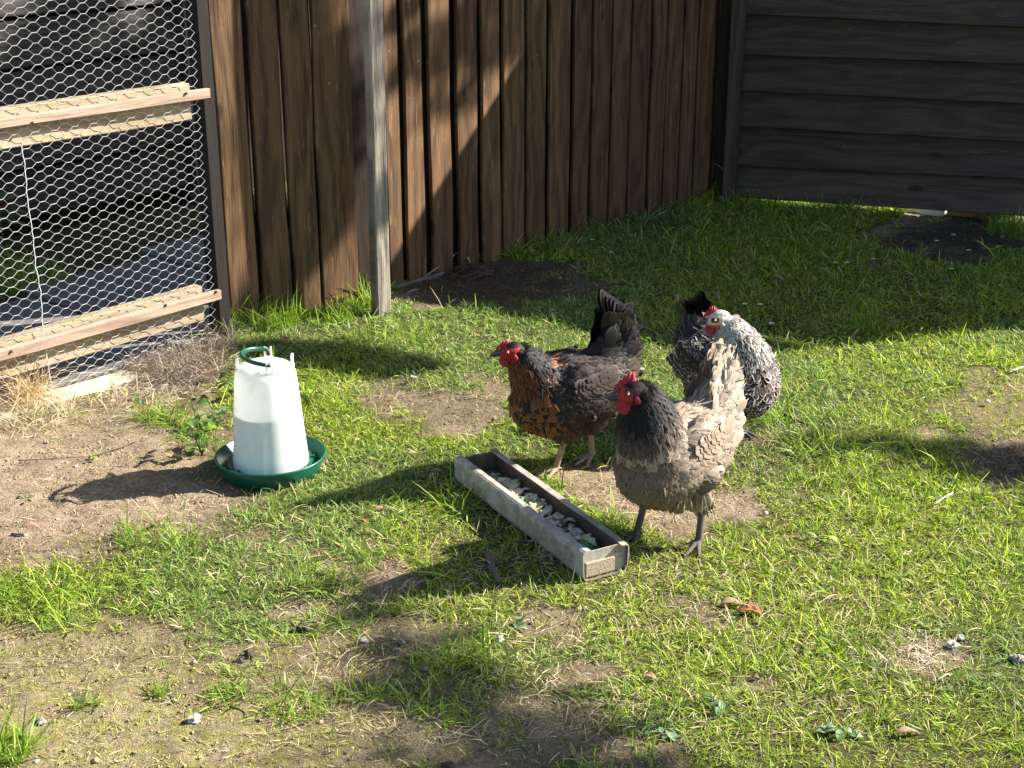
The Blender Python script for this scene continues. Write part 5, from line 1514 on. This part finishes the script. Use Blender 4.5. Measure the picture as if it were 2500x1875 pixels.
def tail2():
    def f(s):
        o = []
        for i in range(7):
            a = rad(84 - i * 7.0)
            o.append(((-.165, s * (.008 + .003 * i), .320 - i * .006), (-math.cos(a), s * (.04 + .01 * i), math.sin(a)), (-.35, s, .1), .150 - .010 * i, .030, .03, .08, (.40, .32, .25), (.50, .42, .34), .08))
        for i in range(44):
            a = rad(rnd.uniform(5, 80)); k = rnd.uniform(.8, 1.1)
            o.append(((-.125 - rnd.uniform(0, .055), s * rnd.uniform(.008, .045), .255 + rnd.uniform(0, .065)), (-math.cos(a), s * rnd.uniform(-.05, .25), math.sin(a)), (-.25, s, .35), rnd.uniform(.03, .055), .030, .22, .30, (.42 * k, .33 * k, .26 * k), (.56, .46, .37), .12))
        return o
    return sym(f)
hen2 = dict(torso=[(a, b, c * .93, d) for a, b, c, d in TORSO], wing_y=.060, neck=[(.072, 0, .240, .078, .088), (.096, 0, .290, .066, .074), (.112, .0, .335, .054, .061), (.124, .0, .362, .041, .048), (.140, .0, .384, .028, .034)],
            head=(.156, .0, .394), head_yaw=rad(-36), head_pitch=rad(-4), feet=((.045, -.062, 0), (-.015, .062, .15)), leg=(.085, .075, .068), face=face2, col=col2, wingcol=wing2, tail=cone_tail((-.148, 0, .490), 300, .034, .015, lambda r: (.32 + .14 * r, .26 + .115 * r, .20 + .095 * r), lambda r: (.38 + .08 * r, .32 + .06 * r, .26 + .05 * r), spread=.014, n_long=0, scat=.03), wisp=.4, gloss_tail=False,
            comb=dict(len=.046, h=.026, n=5, skew=1.8), wattle=.0165, scale=1.06)

# -- silver-laced hen
def face3(q):
    if q[0] > .0 and q[2] < -.008: return (.50, .10, .10)
    return (.52, .48, .40) if (abs(q[0] - .013) > .009 or abs(q[2] - .004) > .006) else (.10, .06, .05)
def col3(p, rg, tn, q, r):
    wht = (.46, .435, .38); blk = (.016, .012, .011)
    if rg == 'head': return (wht, (.50, .47, .42), .1) if r > .22 else (lerp(wht, blk, .6), wht, .35)
    if rg == 'neck':
        if tn > .72: return ((wht, blk, .16) if r > .45 else (wht, (.3, .28, .26), .12))
        if r > .30: return blk, wht, .17
        return (.05, .04, .04), wht, .45
    if rg in ('breast', 'wing'): return lerp((.018, .012, .010), (.050, .032, .026), r), lerp((.26, .235, .21), (.48, .45, .40), r), .11
    if rg == 'belly': return lerp((.028, .022, .02), (.09, .08, .075), r), (.34, .31, .28), .16
    return blk, (.10, .09, .08), .10
def wing3(row, f, r): return (.028, .02, .018), (.48, .44, .40), .12
def tail3():
    def f(s):
        o = []
        for i in range(8):
            a = rad(78 - i * 8)
            o.append(((-.165, s * (.008 + .003 * i), .315 - i * .008), (-math.cos(a), s * (.06 + .02 * i), math.sin(a)), (-.35, s, .1), .125, .036, .03, .12, (.012, .012, .014), (.02, .02, .02), .06))
        for i in range(22):
            a = rad(rnd.uniform(0, 75))
            o.append(((-.145 - rnd.uniform(0, .03), s * rnd.uniform(.01, .04), .27 + rnd.uniform(0, .04)), (-math.cos(a), s * rnd.uniform(-.05, .25), math.sin(a)), (-.25, s, .2), rnd.uniform(.05, .08), .034, .15, .2, (.016, .015, .016), (.05, .05, .05), .1))
        return o
    return sym(f)
TORSO3 = [(.142, .222, .018, .022), (.130, .215, .056, .060), (.104, .202, .082, .090), (.062, .190, .100, .106), (.01, .184, .108, .108), (-.045, .190, .104, .104), (-.09, .205, .088, .092), (-.122, .225, .066, .072), (-.142, .25, .046, .052), (-.155, .275, .028, .034)]
hen3 = dict(torso=TORSO3, neck=[(.060, 0, .210, .086, .088), (.066, -.012, .252, .070, .074), (.068, -.026, .288, .054, .057), (.064, -.042, .318, .041, .044), (.058, -.056, .340, .028, .032)],
            head=(.053, -.072, .352), head_yaw=rad(-108), head_pitch=rad(-4), feet=((.02, -.05, 0), (-.01, .05, .1)), leg=(.05, .05, .06), face=face3, col=col3, wingcol=wing3, tail=cone_tail((-.175, 0, .355), 50, .055, .030, lambda r: (.006, .006, .007), lambda r: (.014, .014, .014), base=(-.09, .24)), wing_z=.205, wisp=.12, wing_y=.078,
            comb=dict(len=.036, h=.016, n=6), wattle=.0115, scale=1.06, lobe=simple('pale_lobe', (.45, .35, .30), .6),
            sizes=dict(breast=(.026, .016, .0074), wing=(.028, .017, .0078), neck=(.030, .0080, .0044)))
G = lambda px, py: gpos(px, py)
c1 = G(1385, 1143); c2 = G(1640, 1318); c3 = G(1768, 1062)
H1 = make_hen('hen', 'black hen with copper-brown breast and grey-brown wing, standing behind the trough', c1, rad(210), hen1)
H2 = make_hen('hen', 'grey-brown hen with dark neck and tall red comb, nearest, beside the trough end', c2, rad(226), hen2)
H3 = make_hen('hen', 'silver-laced hen with white head, partly hidden behind the grey-brown hen', c3, rad(295), hen3)
mb = MB(); mb.ball((.108, .006, .160), .012, .016, .010, Matrix.Rotation(rad(-35), 3, 'Y'), 12, rough=.2, seed=5)
mb.build('bare_skin', simple('pink_skin', (.60, .10, .07), .6), H2, smooth=True)
# ------------------------------------------------------------------ trees outside the frame whose limbs and leaves shade the yard
SH = Vector((math.cos(SUN_AZ), math.sin(SUN_AZ), 0)); TE = math.tan(SUN_EL)
def up_sun(p, k): return Vector(p) + SH * k + Z * k * TE
def limb_from(points, k, r):    # points: places where the shadow falls
    return [up_sun(p, k) for p in points]
M['leafcard'] = leafmat('tree_leaf', (.05, .10, .025), (.10, .17, .05), .3, .5)
def leaf_cloud(cs, n, size, seed=1):
    rs = np.random.RandomState(seed); V = []; 
    tot = sum(c[1] ** 2 for c in cs)
    for c, r in cs:
        m = max(8, int(n * r * r / tot))
        d = rs.normal(0, 1, (m, 3)); d /= np.linalg.norm(d, axis=1)[:, None]
        p = np.array(c) + d * (r * rs.rand(m) ** .45)[:, None]
        a = rs.normal(0, 1, (m, 3)); a /= np.linalg.norm(a, axis=1)[:, None]; b = np.cross(a, rs.normal(0, 1, (m, 3))); b /= np.linalg.norm(b, axis=1)[:, None]
        s = size * rs.uniform(.6, 1.3, m)[:, None]
        V.append(np.stack([p - a * s, p + b * s * .45, p + a * s, p - b * s * .45], 1))
    V = np.concatenate(V).reshape(-1, 3)
    return V, np.arange(len(V)).reshape(-1, 4)
def tree(label, base, trunk_top, r0, limbs, clouds, n, size, seed):
    t = empty('tree', Vector(base))
    b = Vector(base); mb = MB()
    tt = Vector(trunk_top)
    pts = [b.lerp(tt, i / 6) + Vector((mnoise.noise(Vector((i, seed, 0))), mnoise.noise(Vector((i, seed, 5))), 0)) * .12 * (i > 0) for i in range(7)]
    mb.tube([p - b for p in pts], [r0 * (1 - .5 * i / 6) for i in range(7)], 12)
    for lb, r in limbs:
        st = pts[-1] if True else None
        q = [st] + [Vector(p) for p in lb]; fine = resample([tuple(p) for p in q], 5)
        rr = [max(.008, r * (1 - .85 * i / len(fine))) for i in range(len(fine))]
        fine = [Vector(p) - b + Vector((rnd.uniform(-1, 1), rnd.uniform(-1, 1), rnd.uniform(-1, 1))) * .015 for p in fine]
        mb.tube(fine, rr, 8)
        for i in range(3, len(fine) - 1, 2):
            d = Vector((rnd.uniform(-1, 1), rnd.uniform(-1, 1), rnd.uniform(-.4, 1))).normalized() * rnd.uniform(.15, .4)
            mb.tube([fine[i], fine[i] + d * .5 + Z * .02, fine[i] + d], [rr[i] * .35, rr[i] * .22, .003], 5)
    mb.build('trunk', M['bark'], t, smooth=True)
    V, Q = leaf_cloud(clouds, n, size, seed)
    np_obj('crown', V - np.array(base), Q, mat=M['leafcard'], parent=t)
    tag(t, label, 'tree'); return t
def fpl(px, py): return Vector(onplane(px, py, tuple(fa), tuple(fn)))
def gpl(px, py): return Vector(onplane(px, py, tuple(ga), tuple(gn)))
g_ = lambda px, py: Vector(tuple(gnd(px, py)))
# tree A, to the right of the picture: low limb shades the band on the lawn at the right and the soft band lower down
kA = 5.2
limbA = [up_sun(g_(2750, 1140), kA + 1), up_sun(g_(2450, 1120), kA), up_sun(g_(2150, 1085), kA), up_sun(g_(1880, 1062), kA)]
limbB = [up_sun(g_(2750, 2100), kA), up_sun(g_(1500, 1960), kA), up_sun(g_(1250, 1800), kA), up_sun(g_(1060, 1640), kA), up_sun(g_(930, 1520), kA)]
clA = [(up_sun(g_(2420, 1125), kA), .13), (up_sun(g_(2300, 1105), kA + .2), .10), (up_sun(g_(2520, 1140), kA), .15), (up_sun(g_(2130, 1082), kA), .07), (up_sun(g_(1980, 1070), kA), .05)]
clB = [(up_sun(g_(1290, 1860), kA + .8), .17), (up_sun(g_(1160, 1760), kA + .5), .14), (up_sun(g_(1060, 1670), kA + .5), .12), (up_sun(g_(980, 1580), kA + .5), .09), (up_sun(g_(900, 1490), kA + .5), .07), (up_sun(g_(830, 1430), kA + .5), .05), (up_sun(g_(1400, 1930), kA), .16), (up_sun(g_(1330, 1990), kA), .2)]
baseA = Vector((9.0, 4.2, 0))
tree('leafy tree standing outside the right of the yard', baseA, (9.0, 4.2, 3.2), .14, [(limbA, .06), (limbB, .06)],
     clA + clB + [((9.4, 4.4, 4.6), 1.0), ((10.2, 3.2, 4.4), .8)], 8500 if not QUICK else 2500, .045, 3)
# tree B beyond the black fence: dapples on the brown fence, shade over the run behind the wire
kB = 5.0
soft = [(gpl(700, 30), .07), (gpl(668, 150), .08), (gpl(690, 230), .12), (gpl(720, 320), .13), (gpl(760, 400), .13), (gpl(800, 300), .10), (gpl(820, 430), .08), (gpl(735, 500), .10), (gpl(720, 590), .11), (gpl(690, 660), .12), (gpl(620, 735), .09), (gpl(570, 760), .06), (gpl(640, 320), .05),
        (fpl(985, 120), .06), (fpl(1060, 150), .065), (fpl(1140, 140), .06), (fpl(1210, 95), .06), (fpl(1285, 60), .05), (fpl(950, 200), .06), (fpl(945, 60), .07), (fpl(1000, 20), .05),
        (g_(650, 855), .14), (g_(740, 862), .15), (g_(830, 875), .15), (g_(920, 892), .13), (g_(990, 905), .10)]
clS = [(up_sun(p, kB + rnd.uniform(-.3, .3)), r * .62) for p, r in soft]
def run(px, py, d): return Vector(onplane(px, py, tuple(ca if d > 1.5 else ma - mn * d), tuple(cn)))
shade = []
for px, py, r in [(120, 430, .34), (300, 430, .34), (440, 430, .30), (0, 430, .3), (350, 560, .3), (200, 620, .3), (60, 560, .26), (480, 300, .26), (100, 260, .22), (250, 270, .25), (400, 260, .22), (175, 60, .13), (160, 10, .14), (400, 30, .10), (60, 200, .12), (200, 190, .12), (470, 600, .26), (300, 700, .26), (520, 500, .25), (-60, 300, .3), (-60, 500, .3), (480, 30, .15)]:
    q = Vector(onplane(px, py, tuple(ca), tuple(cn))) if py < 480 else g_(px, py)
    shade.append((up_sun(q, 7.2), r))
baseB = Vector((7.4, 9.4, 0))
lB1 = [up_sun(fpl(1300, -900), kB + 1), up_sun(fpl(1320, -300), kB), up_sun(fpl(1220, 90), kB), up_sun(fpl(1060, 150), kB), up_sun(fpl(950, 210), kB)]
lB2 = [up_sun(gpl(600, -800), kB + 1), up_sun(gpl(640, -100), kB), up_sun(gpl(690, 280), kB), up_sun(gpl(745, 500), kB), up_sun(gpl(700, 690), kB)]
tree('dense evergreen tree standing behind the black fence', baseB, (7.4, 9.4, 5.0), .2, [(lB1, .028), (lB2, .035)], clS, 9000 if not QUICK else 5000, .032, 5)
mx = sum((s[0] for s in shade), Vector()) / len(shade)
tree('added unseen tree behind the brown fence corner, shading the wire run', Vector((mx.x + 1, mx.y + .5, 0)), (mx.x + .6, mx.y + .3, 3.0), .16, [([mx], .06)], shade, 9000, .05, 9)  # unseen tree added only to throw shade over the run behind the wire
print('scene built')
